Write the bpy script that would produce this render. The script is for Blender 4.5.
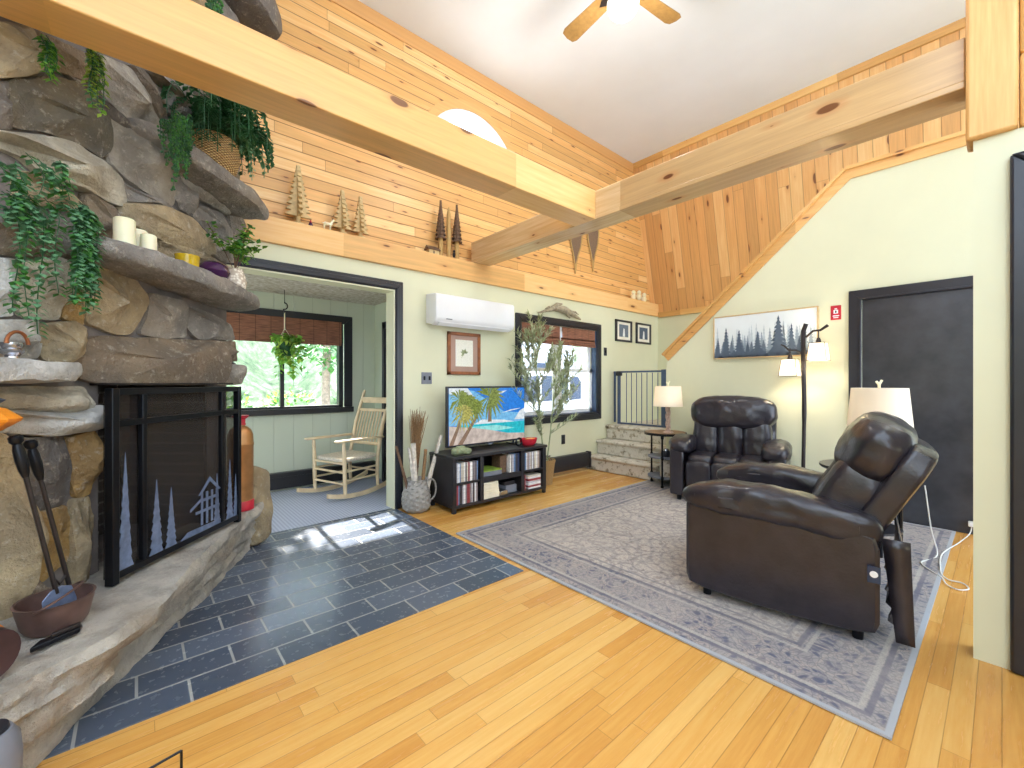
import bpy, bmesh, math, random
from mathutils import Vector, Matrix, noise
V = Vector
PI = math.pi
R = math.radians
sc = bpy.context.scene
C = sc.collection
for o in list(bpy.data.objects):
    bpy.data.objects.remove(o)

# ------------------------------------------------------------------ camera, sky, sun, exposure
EYE, YAW, FPX = 1.23, R(41.2), 429.0
cam = bpy.data.objects.new('camera', bpy.data.cameras.new('camera'))
C.objects.link(cam)
cam.location = (0, 0, EYE)
cam.rotation_euler = (PI/2, 0, -YAW)
cam.data.sensor_width = 36
cam.data.lens = FPX/1024*36
cam.data.shift_y = -1.5/1024
cam.data.clip_start = .02
sc.camera = cam
sc.view_settings.view_transform = 'Standard'
sc.view_settings.look = 'None'
sc.view_settings.gamma = 1
sc.view_settings.use_curve_mapping = False
EXPO = 1.18
sc.view_settings.exposure = EXPO

w = bpy.data.worlds.new('sky'); sc.world = w; w.use_nodes = True
bg = w.node_tree.nodes['Background']
bg.inputs['Color'].default_value = (.80, .93, 1.10, 1)
bg.inputs['Strength'].default_value = 2.1

sun = bpy.data.objects.new('sun', bpy.data.lights.new('sun', 'SUN'))
C.objects.link(sun)
sun.data.energy = 13.0
sun.data.angle = R(.6)
sun.data.color = (1, .95, .86)
sun.rotation_euler = V((-.06, -1, -.61)).to_track_quat('-Z', 'Y').to_euler()

# ------------------------------------------------------------------ pixel -> place (for measuring only)
SY, CY_ = math.sin(YAW), math.cos(YAW)
def ray(px, py):
    l = (px-512)/FPX; u = (382.5-py)/FPX
    return V((SY+l*CY_, CY_-l*SY, u))
E0 = V((0, 0, EYE))
def onZ(px, py, z): r = ray(px, py); return E0 + r*((z-EYE)/r.z)
def onY(px, py, y): r = ray(px, py); return E0 + r*(y/r.y)
def onX(px, py, x): r = ray(px, py); return E0 + r*(x/r.x)
# fireplace axes: d runs along the stone face, l across it (towards the room)
FD, FR = V((SY, CY_, 0)), V((CY_, -SY, 0))
def fp(d, l, z): return FD*d + FR*l + V((0, 0, z))
def onL(px, py, l): d = l*FPX/(px-512); return fp(d, l, EYE+(382.5-py)*d/FPX)

# ------------------------------------------------------------------ materials
def lin(c):
    c = c/255
    return c/12.92 if c <= .04045 else ((c+.055)/1.055)**2.4
def col(r, g, b): return (lin(r), lin(g), lin(b), 1)
MATS = {}
class N:
    def __init__(s, name):
        s.m = bpy.data.materials.new(name); s.m.use_nodes = True
        s.t = s.m.node_tree; s.b = s.t.nodes['Principled BSDF']; s.out = s.t.nodes['Material Output']
    def n(s, typ, **kw):
        x = s.t.nodes.new('ShaderNode'+typ)
        for k, v in kw.items(): setattr(x, k, v)
        return x
    def put(s, sock, v):
        if isinstance(v, bpy.types.NodeSocket): s.t.links.new(v, sock)
        else: sock.default_value = v
    def math(s, op, a, b=None, c=None):
        x = s.n('Math', operation=op)
        s.put(x.inputs[0], a)
        if b is not None: s.put(x.inputs[1], b)
        if c is not None: s.put(x.inputs[2], c)
        return x.outputs[0]
    def comb(s, a, b, c):
        x = s.n('CombineXYZ')
        for i, v in enumerate((a, b, c)): s.put(x.inputs[i], v)
        return x.outputs[0]
    def noise(s, vec, scale, detail=3, rough=.55):
        x = s.n('TexNoise'); s.put(x.inputs['Vector'], vec)
        x.inputs['Scale'].default_value = scale; x.inputs['Detail'].default_value = detail; x.inputs['Roughness'].default_value = rough
        return x.outputs[0]
    def voro(s, vec, scale, feature='F1'):
        x = s.n('TexVoronoi', feature=feature); s.put(x.inputs['Vector'], vec); x.inputs['Scale'].default_value = scale
        return x.outputs['Distance']
    def white(s, vec):
        x = s.n('TexWhiteNoise', noise_dimensions='3D'); s.put(x.inputs['Vector'], vec)
        return x.outputs['Value']
    def mix(s, f, a, b, mode='MIX'):
        x = s.n('Mix', data_type='RGBA', blend_type=mode)
        s.put(x.inputs[0], f); s.put(x.inputs[6], a); s.put(x.inputs[7], b)
        return x.outputs[2]
    def ramp(s, f, stops):
        x = s.n('ValToRGB'); s.put(x.inputs[0], f)
        el = x.color_ramp.elements
        while len(el) < len(stops): el.new(.5)
        for e, (p, c) in zip(el, stops): e.position = p; e.color = c
        return x.outputs[0]
    def step(s, v, a, b):   # smooth 0..1 between a and b
        x = s.n('MapRange', interpolation_type='SMOOTHSTEP'); s.put(x.inputs[0], v)
        x.inputs[1].default_value = a; x.inputs[2].default_value = b
        return x.outputs[0]
    def pos(s):
        p = s.n('NewGeometry').outputs['Position']; x = s.n('SeparateXYZ'); s.put(x.inputs[0], p)
        return p, x.outputs
    def objc(s):
        return s.n('TexCoord').outputs['Object']
    def bump(s, h, strength, dist=.01):
        x = s.n('Bump'); s.put(x.inputs['Height'], h); x.inputs['Strength'].default_value = strength; x.inputs['Distance'].default_value = dist
        s.put(s.b.inputs['Normal'], x.outputs[0])
    def fin(s, color, rough=.5, metal=0, **kw):
        s.put(s.b.inputs['Base Color'], color); s.put(s.b.inputs['Roughness'], rough); s.b.inputs['Metallic'].default_value = metal
        for k, v in kw.items(): s.put(s.b.inputs[k.replace('_', ' ')], v)
        return s.m

def plain(name, c, rough=.5, metal=0, var=.12, scale=12, bump=0, bscale=60, **kw):
    if name in MATS: return MATS[name]
    n = N(name); v = n.objc()
    f = n.noise(v, scale)
    a = tuple(x*(1-var) for x in c[:3])+(1,); b = tuple(min(1, x*(1+var)) for x in c[:3])+(1,)
    if bump: n.bump(n.noise(v, bscale, 2), bump)
    MATS[name] = n.fin(n.ramp(f, [(.3, a), (.7, b)]), rough, metal, **kw)
    return MATS[name]

def pine(name, along, across, wd, c1, c2, groove=.5, knots=1.0, kscale=(1.9, 7), rough=.38, length=2.2, gw=.045):
    n = N(name); p, xyz = n.pos(); ax = {'X': xyz[0], 'Y': xyz[1], 'Z': xyz[2]}
    u = ax[along]
    v = ax[across] if len(across) == 1 else n.math('ADD', ax[across[0]], ax[across[1]])
    q = n.math('DIVIDE', v, wd); i = n.math('FLOOR', q); f = n.math('FRACT', q)
    r1 = n.white(n.comb(i, 3.3, 7.1))
    j = n.math('FLOOR', n.math('ADD', n.math('DIVIDE', u, length), n.math('MULTIPLY', r1, 9)))
    r2 = n.white(n.comb(i, j, 1.7))
    g = n.noise(n.comb(n.math('MULTIPLY', u, 1.4), n.math('MULTIPLY', v, 26), n.math('MULTIPLY', r2, 30)), 1.6, 5, .6)
    t = n.math('ADD', n.math('MULTIPLY', g, .75), n.math('MULTIPLY', r2, .5))
    c = n.ramp(t, [(.30, c1), (.62, c2), (.95, tuple(x*.78 for x in c2[:3])+(1,))])
    vec = n.comb(n.math('ADD', n.math('MULTIPLY', u, kscale[0]), n.math('MULTIPLY', r2, 31)), n.math('MULTIPLY', v, kscale[1]), 0)
    vx = n.n('TexVoronoi', feature='F1', voronoi_dimensions='2D'); n.put(vx.inputs['Vector'], vec); vx.inputs['Scale'].default_value = 1.0
    sp = n.n('SeparateColor'); n.put(sp.inputs[0], vx.outputs['Color'])
    size = n.math('MULTIPLY', n.math('SUBTRACT', sp.outputs[0], .42), .17*knots)
    kd = n.math('SUBTRACT', vx.outputs['Distance'], size)
    kf = n.math('SUBTRACT', 1, n.step(kd, -.02, .015))
    halo = n.math('MULTIPLY', n.math('SUBTRACT', 1, n.step(kd, -.05, .16)), n.step(size, 0, .02))
    c = n.mix(n.math('MULTIPLY', halo, .4), c, col(190, 110, 50))
    c = n.mix(n.math('MULTIPLY', kf, .85), c, col(92, 46, 24))
    if groove:
        e = n.math('MINIMUM', f, n.math('SUBTRACT', 1, f))
        gr = n.math('SUBTRACT', 1, n.step(e, 0, gw))
        c = n.mix(n.math('MULTIPLY', gr, groove), c, col(120, 66, 26))
        uj = n.math('FRACT', n.math('ADD', n.math('DIVIDE', u, length), n.math('MULTIPLY', r1, 9)))
        ej = n.math('SUBTRACT', 1, n.step(n.math('MULTIPLY', uj, length), 0, .006))
        c = n.mix(n.math('MULTIPLY', ej, groove), c, col(120, 66, 26))
        n.bump(n.math('SUBTRACT', 0, gr), .5, .006)
    MATS[name] = n.fin(c, rough)
    return MATS[name]

def setup_materials():
    pine('gable_pine', 'X', 'Z', .098, col(246, 208, 148), col(232, 178, 110), .85, 1.0, (2.5, 10), gw=.06)
    pine('slope_pine', 'Z', 'Y', .14, col(243, 202, 142), col(230, 174, 110), .6, 1.1, (1.7, 5.5), length=4)
    pine('beam_pine_x', 'X', 'YZ', 3.0, col(240, 198, 132), col(226, 174, 104), 0, 1.2, (2.1, 5.0), .3)
    pine('beam_pine_y', 'Y', 'XZ', 3.0, col(232, 204, 160), col(208, 170, 120), 0, 1.2, (2.0, 5.0), .2)
    pine('ledge_pine', 'X', 'YZ', 3.0, col(248, 206, 146), col(240, 188, 120), 0, .9, (1.4, 5), .4)
    pine('trim_pine', 'Y', 'XZ', 3.0, col(240, 198, 130), col(228, 174, 102), 0, .5, (1.4, 5), .4)
    pine('timber_pine', 'Z', 'XY', 3.0, col(238, 190, 122), col(216, 156, 88), 0, 1.0, (1.6, 3), .5)
    # hardwood strip floor
    n = N('strip_floor'); p, xyz = n.pos()
    wd = .068; q = n.math('DIVIDE', xyz[1], wd); i = n.math('FLOOR', q); f = n.math('FRACT', q)
    r1 = n.white(n.comb(i, 1.1, 4.2)); ln = 1.15
    uj = n.math('ADD', n.math('DIVIDE', xyz[0], ln), n.math('MULTIPLY', r1, 7)); j = n.math('FLOOR', uj)
    r2 = n.white(n.comb(i, j, 2.2))
    g = n.noise(n.comb(n.math('MULTIPLY', xyz[0], 2), n.math('MULTIPLY', xyz[1], 34), n.math('MULTIPLY', r2, 40)), 1.5, 5, .65)
    t = n.math('ADD', n.math('MULTIPLY', g, .6), n.math('MULTIPLY', r2, .42))
    c = n.ramp(t, [(.22, col(238, 194, 118)), (.55, col(224, 168, 88)), (.9, col(198, 132, 58))])
    e = n.math('MINIMUM', f, n.math('SUBTRACT', 1, f)); gr = n.math('SUBTRACT', 1, n.step(e, 0, .035))
    ej = n.math('SUBTRACT', 1, n.step(n.math('MULTIPLY', n.math('FRACT', uj), ln), 0, .004))
    c = n.mix(n.math('MULTIPLY', n.math('MAXIMUM', gr, ej), .55), c, col(110, 62, 22))
    n.bump(n.math('SUBTRACT', 0, gr), .25, .003)
    MATS['strip_floor'] = n.fin(c, n.math('ADD', .2, n.math('MULTIPLY', g, .12)))
    # slate tiles
    n = N('slate_tile'); p, xyz = n.pos()
    b = n.n('TexBrick'); n.put(b.inputs['Vector'], n.comb(xyz[0], n.math('ADD', xyz[1], -2.062+.008), 0))
    b.offset = .5; b.inputs['Scale'].default_value = 1; b.inputs['Mortar Size'].default_value = .006; b.inputs['Mortar Smooth'].default_value = .3
    b.inputs['Brick Width'].default_value = .325; b.inputs['Row Height'].default_value = .1655; b.inputs['Bias'].default_value = 0
    b.inputs['Color1'].default_value = col(72, 82, 99); b.inputs['Color2'].default_value = col(106, 118, 138); b.inputs['Mortar'].default_value = col(166, 168, 168)
    nz = n.noise(p, 9, 6, .65); nz2 = n.noise(p, 30, 3)
    c = n.mix(n.math('MULTIPLY', n.step(nz, .45, .75), .10), b.outputs[0], col(104, 108, 110))
    n.bump(n.math('ADD', n.math('MULTIPLY', nz, .35), n.math('ADD', n.math('MULTIPLY', nz2, .08), n.math('MULTIPLY', b.outputs[1], -1.2))), .3, .012)
    MATS['slate_tile'] = n.fin(c, n.math('ADD', .12, n.math('MULTIPLY', nz2, .25)))
    # woven porch carpet
    n = N('porch_carpet'); p, xyz = n.pos()
    a = n.math('SINE', n.math('MULTIPLY', n.math('ADD', xyz[0], xyz[1]), 110)); b = n.math('SINE', n.math('MULTIPLY', n.math('SUBTRACT', xyz[0], xyz[1]), 110))
    m = n.math('MULTIPLY', a, b)
    MATS['porch_carpet'] = n.fin(n.mix(n.step(m, -.3, .4), col(150, 158, 182), col(188, 195, 212)), .9)
    # rug
    n = N('rug_pile'); p, xyz = n.pos()
    X0, X1, Y0, Y1 = 1.95, 5.06, .25, 2.92
    bx = n.math('MINIMUM', n.math('SUBTRACT', xyz[0], X0), n.math('SUBTRACT', X1, xyz[0])); by = n.math('MINIMUM', n.math('SUBTRACT', xyz[1], Y0), n.math('SUBTRACT', Y1, xyz[1]))
    bd = n.math('MINIMUM', bx, by)
    warp = n.n('VectorMath', operation='ADD'); n.put(warp.inputs[0], p)
    nx = n.n('TexNoise'); n.put(nx.inputs['Vector'], p); nx.inputs['Scale'].default_value = 6
    sc_ = n.n('VectorMath', operation='SCALE'); n.put(sc_.inputs[0], nx.outputs['Color']); sc_.inputs['Scale'].default_value = .16
    n.put(warp.inputs[1], sc_.outputs[0]); wv = warp.outputs[0]
    v1 = n.voro(wv, 9, 'DISTANCE_TO_EDGE'); v2 = n.voro(wv, 22, 'F1'); v3 = n.voro(wv, 4.2, 'DISTANCE_TO_EDGE')
    fade = n.noise(p, 2.2, 3); fine = n.noise(p, 150, 2)
    field = n.mix(n.step(v2, .15, .45), col(166, 155, 150), col(202, 193, 184))
    field = n.mix(n.math('MULTIPLY', n.math('SUBTRACT', 1, n.step(v1, .02, .10)), .32), field, col(118, 116, 128))
    field = n.mix(n.math('MULTIPLY', n.math('SUBTRACT', 1, n.step(v3, .015, .05)), .35), field, col(108, 104, 112))
    bord = n.mix(n.step(v2, .2, .5), col(96, 100, 124), col(160, 155, 156))
    bord = n.mix(n.math('MULTIPLY', n.math('SUBTRACT', 1, n.step(v1, .02, .09)), .75), bord, col(180, 168, 162))
    v4 = n.voro(wv, 38, 'DISTANCE_TO_EDGE'); v5 = n.voro(p, 2.1, 'F1')
    ring = n.step(n.math('SINE', n.math('MULTIPLY', v5, 46)), .55, .8)
    field = n.mix(n.math('MULTIPLY', ring, .3), field, col(118, 116, 130))
    field = n.mix(n.math('MULTIPLY', n.math('SUBTRACT', 1, n.step(v4, .03, .12)), .3), field, col(120, 112, 112))
    bord = n.mix(n.math('MULTIPLY', n.math('SUBTRACT', 1, n.step(v4, .03, .12)), .45), bord, col(88, 90, 108))
    inb = n.math('SUBTRACT', 1, n.step(bd, .375, .385))
    c = n.mix(inb, field, bord)
    for d0, wdt, cc, st in ((.375, .014, col(96, 98, 116), .8), (.34, .01, col(190, 184, 178), .7), (.10, .012, col(190, 184, 178), .7), (.075, .012, col(98, 98, 118), .8), (.44, .01, col(120, 120, 132), .6)):
        k = n.math('SUBTRACT', 1, n.step(n.math('ABSOLUTE', n.math('SUBTRACT', bd, d0)), wdt*.6, wdt*1.2))
        c = n.mix(n.math('MULTIPLY', k, st), c, cc)
    c = n.mix(n.math('MULTIPLY', n.step(fade, .4, .7), .4), c, col(186, 178, 172))
    c = n.mix(n.math('MULTIPLY', n.step(fine, .4, .65), .28), c, col(120, 118, 124))
    edge = n.math('SUBTRACT', 1, n.step(bd, .018, .024))
    c = n.mix(edge, c, col(172, 176, 184))
    MATS['rug_pile'] = n.fin(c, .95)
    # stone: colour carried per stone in an attribute
    n = N('field_stone'); v = n.pos()[0]
    at = n.n('Attribute', attribute_name='tint').outputs['Color']
    n1 = n.noise(v, 5, 6, .65); n2 = n.noise(v, 28, 5, .7); n3 = n.noise(v, 2.2, 2)
    c = n.mix(n.step(n1, .38, .62), n.mix(.42, at, col(70, 66, 66)), at)
    c = n.mix(n.math('MULTIPLY', n.step(n2, .54, .68), .4), c, col(208, 200, 186))
    c = n.mix(n.math('MULTIPLY', n.step(n2, .32, .2), .6), c, col(70, 60, 54))
    c = n.mix(n.math('MULTIPLY', n.step(n3, .5, .75), .3), c, col(172, 142, 96))
    n4 = n.noise(v, 70, 4, .7); n.bump(n.math('ADD', n1, n.math('ADD', n.math('MULTIPLY', n2, .5), n.math('MULTIPLY', n4, .2))), 1.0, .035)
    MATS['field_stone'] = n.fin(c, .8)
    plain('mortar', col(120, 112, 108), .95, 0, .25, 8, .6, 40)
    # firebox brick
    n = N('soot_brick'); v = n.objc()
    b = n.n('TexBrick'); sx = n.n('SeparateXYZ'); n.put(sx.inputs[0], n.pos()[0])
    n.put(b.inputs['Vector'], n.comb(n.math('ADD', sx.outputs[0], sx.outputs[1]), sx.outputs[2], 0)); b.inputs['Scale'].default_value = 1
    b.inputs['Brick Width'].default_value = .2; b.inputs['Row Height'].default_value = .065; b.inputs['Mortar Size'].default_value = .006
    b.inputs['Color1'].default_value = col(84, 76, 70); b.inputs['Color2'].default_value = col(58, 52, 50); b.inputs['Mortar'].default_value = col(110, 104, 98)
    MATS['soot_brick'] = n.fin(b.outputs[0], .9)
    plain('sage_wall', col(222, 222, 192), .6, 0, .02, 3)
    plain('porch_wall', col(196, 206, 184), .6, 0, .03, 3)
    # grooved panelling of the porch
    n = N('porch_panel'); p, xyz = n.pos()
    f = n.math('FRACT', n.math('DIVIDE', n.math('ADD', xyz[0], xyz[1]), .205)); e = n.math('MINIMUM', f, n.math('SUBTRACT', 1, f))
    g = n.math('SUBTRACT', 1, n.step(e, 0, .025)); n.bump(n.math('SUBTRACT', 0, g), .5, .006)
    MATS['porch_panel'] = n.fin(n.mix(n.math('MULTIPLY', g, .35), col(204, 212, 196), col(130, 140, 124)), .55)
    # stippled porch ceiling
    n = N('stipple_ceiling'); p, xyz = n.pos()
    z = n.noise(p, 22, 6, .7); n.bump(z, .6, .02)
    MATS['stipple_ceiling'] = n.fin(n.ramp(z, [(.35, col(168, 156, 132)), (.6, col(216, 212, 206))]), .9)
    plain('white_ceiling', col(232, 239, 248), .8, 0, .02, 2)
    plain('black_trim', col(38, 40, 48), .3, 0, .15, 4)
    plain('black_door', col(58, 60, 66), .25, 0, .25, 5, .1, 30)
    plain('heater_black', col(42, 42, 48), .35, 0, .1)
    plain('white_paint', col(240, 242, 246), .4, 0, .02)
    plain('white_plastic', col(240, 242, 246), .35, 0, .01)
    plain('grey_plastic', col(120, 124, 136), .45, 0, .08)
    plain('black_metal', col(26, 28, 34), .32, .6, .2)
    plain('bronze_metal', col(52, 46, 46), .4, .5, .3)
    plain('gate_metal', col(72, 90, 124), .35, .3, .1)
    plain('cut_steel', col(122, 138, 172), .3, .4, .25, 30)
    plain('chrome', col(200, 205, 215), .15, 1, .05)
    plain('silver', col(190, 190, 195), .25, 1, .1)
    n = N('leather'); v = n.objc(); z = n.noise(v, 70, 4); z2 = n.noise(v, 9, 4)
    n.bump(n.math('ADD', n.math('MULTIPLY', z, .25), z2), .22, .02)
    MATS['leather'] = n.fin(n.ramp(z2, [(.3, col(30, 28, 36)), (.7, col(47, 42, 50))]), n.math('ADD', .27, n.math('MULTIPLY', z, .12)), 0, Coat_Weight=.3, Coat_Roughness=.18)
    n = N('stair_carpet'); v = n.pos()[0]; z = n.noise(v, 13, 5, .7); z2 = n.noise(v, 160, 2)
    c = n.ramp(z, [(.32, col(96, 84, 70)), (.40, col(176, 166, 146)), (.48, col(216, 210, 198))]); c = n.mix(n.math('MULTIPLY', n.step(z2, .4, .7), .3), c, col(150, 140, 126))
    MATS['stair_carpet'] = n.fin(c, .95)
    plain('stand_black', col(36, 35, 40), .38, 0, .2)
    plain('copper', col(164, 104, 70), .38, .75, .25, 8)
    plain('brass', col(186, 138, 92), .35, .7, .25, 8)
    plain('pot_copper', col(106, 82, 76), .45, .3, .35, 10)
    plain('red_paint', col(190, 34, 52), .4, 0, .15)
    plain('orange_glaze', col(232, 140, 40), .3, 0, .3)
    plain('dark_keg', col(66, 44, 48), .5, 0, .3)
    plain('wax', col(246, 238, 204), .5, 0, .03, Subsurface_Weight=.2)
    plain('yellow_glass', col(196, 162, 30), .12, 0, .2, 20)
    plain('purple_glass', col(62, 30, 66), .1, 0, .3, 20)
    n = N('speckle_ceramic'); z = n.voro(n.objc(), 60); MATS['speckle_ceramic'] = n.fin(n.ramp(z, [(.3, col(236, 228, 214)), (.6, col(190, 174, 156))]), .6)
    plain('terracotta', col(176, 110, 76), .6, 0, .15)
    # wicker
    n = N('wicker'); v = n.n('SeparateXYZ'); n.put(v.inputs[0], n.objc())
    ang = n.math('ARCTAN2', v.outputs[1], v.outputs[0]); k = n.math('MULTIPLY', n.math('SINE', n.math('MULTIPLY', ang, 32)), n.math('SINE', n.math('MULTIPLY', v.outputs[2], 420)))
    n.bump(k, .8, .01); MATS['wicker'] = n.fin(n.mix(n.step(k, -.4, .5), col(150, 112, 66), col(226, 190, 130)), .7)
    plain('grey_weave', col(158, 154, 148), .75, 0, .2, 40)
    plain('weathered_wood', col(178, 172, 160), .8, 0, .25, 14)
    plain('rocker_wood', col(222, 200, 164), .5, 0, .12, 10)
    plain('seat_weave', col(206, 196, 180), .8, 0, .25, 60)
    plain('driftwood', col(168, 156, 132), .85, 0, .3, 25)
    plain('birch_bark', col(214, 206, 194), .8, 0, .25, 30)
    plain('twig', col(112, 86, 66), .85, 0, .3, 30)
    plain('straw', col(140, 108, 74), .9, 0, .3, 60)
    plain('carved_wood', col(206, 178, 128), .7, 0, .18, 30)
    plain('carved_dark', col(104, 78, 58), .7, 0, .35, 50)
    plain('carved_trunk', col(186, 150, 92), .7, 0, .15, 20)
    plain('webbing', col(124, 100, 80), .9, 0, .4, 90)
    plain('fan_oak', col(150, 116, 66), .4, 0, .15, 30)
    plain('table_wood', col(150, 116, 84), .5, 0, .2, 14)
    plain('picture_wood', col(150, 88, 48), .4, 0, .2, 20)
    plain('light_wood', col(206, 178, 132), .5, 0, .1, 20)
    plain('mat_board', col(176, 146, 132), .8, 0, .04)
    plain('paper', col(238, 236, 224), .8, 0, .06, 60)
    plain('canvas', col(228, 234, 236), .8, 0, .04, 4)
    for i, c in enumerate([(196, 206, 212), (150, 164, 176), (108, 122, 138), (84, 98, 116)]): plain('paint_%d' % i, col(*c), .8, 0, .12, 20)
    plain('lamp_twist', col(206, 176, 158), .6, 0, .25, 40)
    plain('linen', col(240, 236, 228), .8, 0, .03)
    for nm, c in (('leaf_green', (70, 128, 58)), ('leaf_bright', (118, 172, 62)), ('leaf_lime', (170, 200, 84)), ('leaf_dark', (56, 104, 66)), ('leaf_blue', (104, 152, 112)), ('leaf_olive', (168, 178, 140)), ('leaf_sage', (202, 208, 182)), ('leaf_purple', (104, 76, 84))):
        n = N(nm); z = n.noise(n.pos()[0], 14, 2); a = col(*c)
        cc = n.ramp(z, [(.3, tuple(x*.65 for x in a[:3])+(1,)), (.7, tuple(min(1, x*1.4) for x in a[:3])+(1,))]); MATS[nm] = n.fin(cc, .5)
        tr = n.n('BsdfTranslucent'); n.put(tr.inputs[0], cc); mx = n.n('MixShader'); mx.inputs[0].default_value = .35; n.put(mx.inputs[1], n.b.outputs[0]); n.put(mx.inputs[2], tr.outputs[0]); n.put(n.out.inputs[0], mx.outputs[0])
    plain('grass', col(120, 150, 84), .95, 0, .4, 3)
    plain('gravel', col(190, 186, 176), .95, 0, .2, 20)
    plain('bark', col(150, 142, 132), .9, 0, .3, 12)
    plain('siding', col(224, 230, 238), .6, 0, .04)
    plain('car_paint', col(226, 230, 238), .15, .2, .02)
    plain('car_glass', col(40, 58, 84), .08, 0, .1)
    plain('tyre', col(32, 32, 34), .8, 0, .1)
    plain('cord_white', col(232, 232, 228), .5, 0, .02)
    # bamboo blind
    n = N('bamboo_blind'); p, xyz = n.pos()
    s1 = n.math('SINE', n.math('MULTIPLY', xyz[2], 700)); z = n.noise(n.comb(n.math('MULTIPLY', xyz[0], 8), 0, n.math('MULTIPLY', xyz[2], 120)), 1, 3)
    th = n.math('SUBTRACT', 1, n.step(n.math('ABSOLUTE', n.math('SUBTRACT', n.math('FRACT', n.math('DIVIDE', xyz[0], .15)), .5)), .01, .03))
    c = n.ramp(z, [(.3, col(104, 66, 52)), (.65, col(166, 112, 88))]); c = n.mix(n.math('MULTIPLY', n.step(s1, .2, .9), .35), c, col(70, 38, 30)); c = n.mix(n.math('MULTIPLY', th, .7), c, col(60, 36, 30))
    MATS['bamboo_blind'] = n.fin(c, .7)
    # window glass
    n = N('pane_glass'); t = n.n('BsdfTransparent'); g = n.n('BsdfGlossy'); g.inputs['Roughness'].default_value = .02
    fr = n.n('LayerWeight'); fr.inputs[0].default_value = .5; mx = n.n('MixShader'); n.put(mx.inputs[0], n.math('ADD', .02, n.math('MULTIPLY', n.math('POWER', fr.outputs['Facing'], 5), .5))); n.put(mx.inputs[1], t.outputs[0]); n.put(mx.inputs[2], g.outputs[0]); n.put(n.out.inputs[0], mx.outputs[0])
    MATS['pane_glass'] = n.m
    # wire mesh of the fire screen
    n = N('wire_mesh'); t = n.n('BsdfTransparent'); d = n.n('BsdfPrincipled'); d.inputs['Base Color'].default_value = col(62, 58, 58); d.inputs['Roughness'].default_value = .5; d.inputs['Metallic'].default_value = .4
    mx = n.n('MixShader'); mx.inputs[0].default_value = .52; n.put(mx.inputs[1], t.outputs[0]); n.put(mx.inputs[2], d.outputs[0]); n.put(n.out.inputs[0], mx.outputs[0])
    MATS['wire_mesh'] = n.m
    # lamp shades: cloth that lets light through
    n = N('shade_cloth'); d = n.n('BsdfDiffuse'); d.inputs[0].default_value = col(244, 240, 232); t = n.n('BsdfTranslucent'); t.inputs[0].default_value = col(250, 240, 222)
    mx = n.n('MixShader'); mx.inputs[0].default_value = .45; n.put(mx.inputs[1], d.outputs[0]); n.put(mx.inputs[2], t.outputs[0]); n.put(n.out.inputs[0], mx.outputs[0]); MATS['shade_cloth'] = n.m
    n = N('lit_globe'); n.b.inputs['Emission Color'].default_value = (1, .96, .88, 1); n.b.inputs['Emission Strength'].default_value = .9; MATS['lit_globe'] = n.fin(col(250, 246, 238), .3)
setup_materials()
def emis(name, r, g, b, s=.8, var=.08, scale=30):
    if name in MATS: return MATS[name]
    n = N(name); z = n.noise(n.objc(), scale, 4); a = col(r, g, b)
    c = n.ramp(z, [(.3, tuple(x*(1-var*3) for x in a[:3])+(1,)), (.7, tuple(min(1, x*(1+var*3)) for x in a[:3])+(1,))])
    n.put(n.b.inputs['Emission Color'], c); n.b.inputs['Emission Strength'].default_value = s*.98/2**EXPO
    MATS[name] = n.fin((0.01, 0.01, 0.01, 1), .15)
    return MATS[name]

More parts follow.
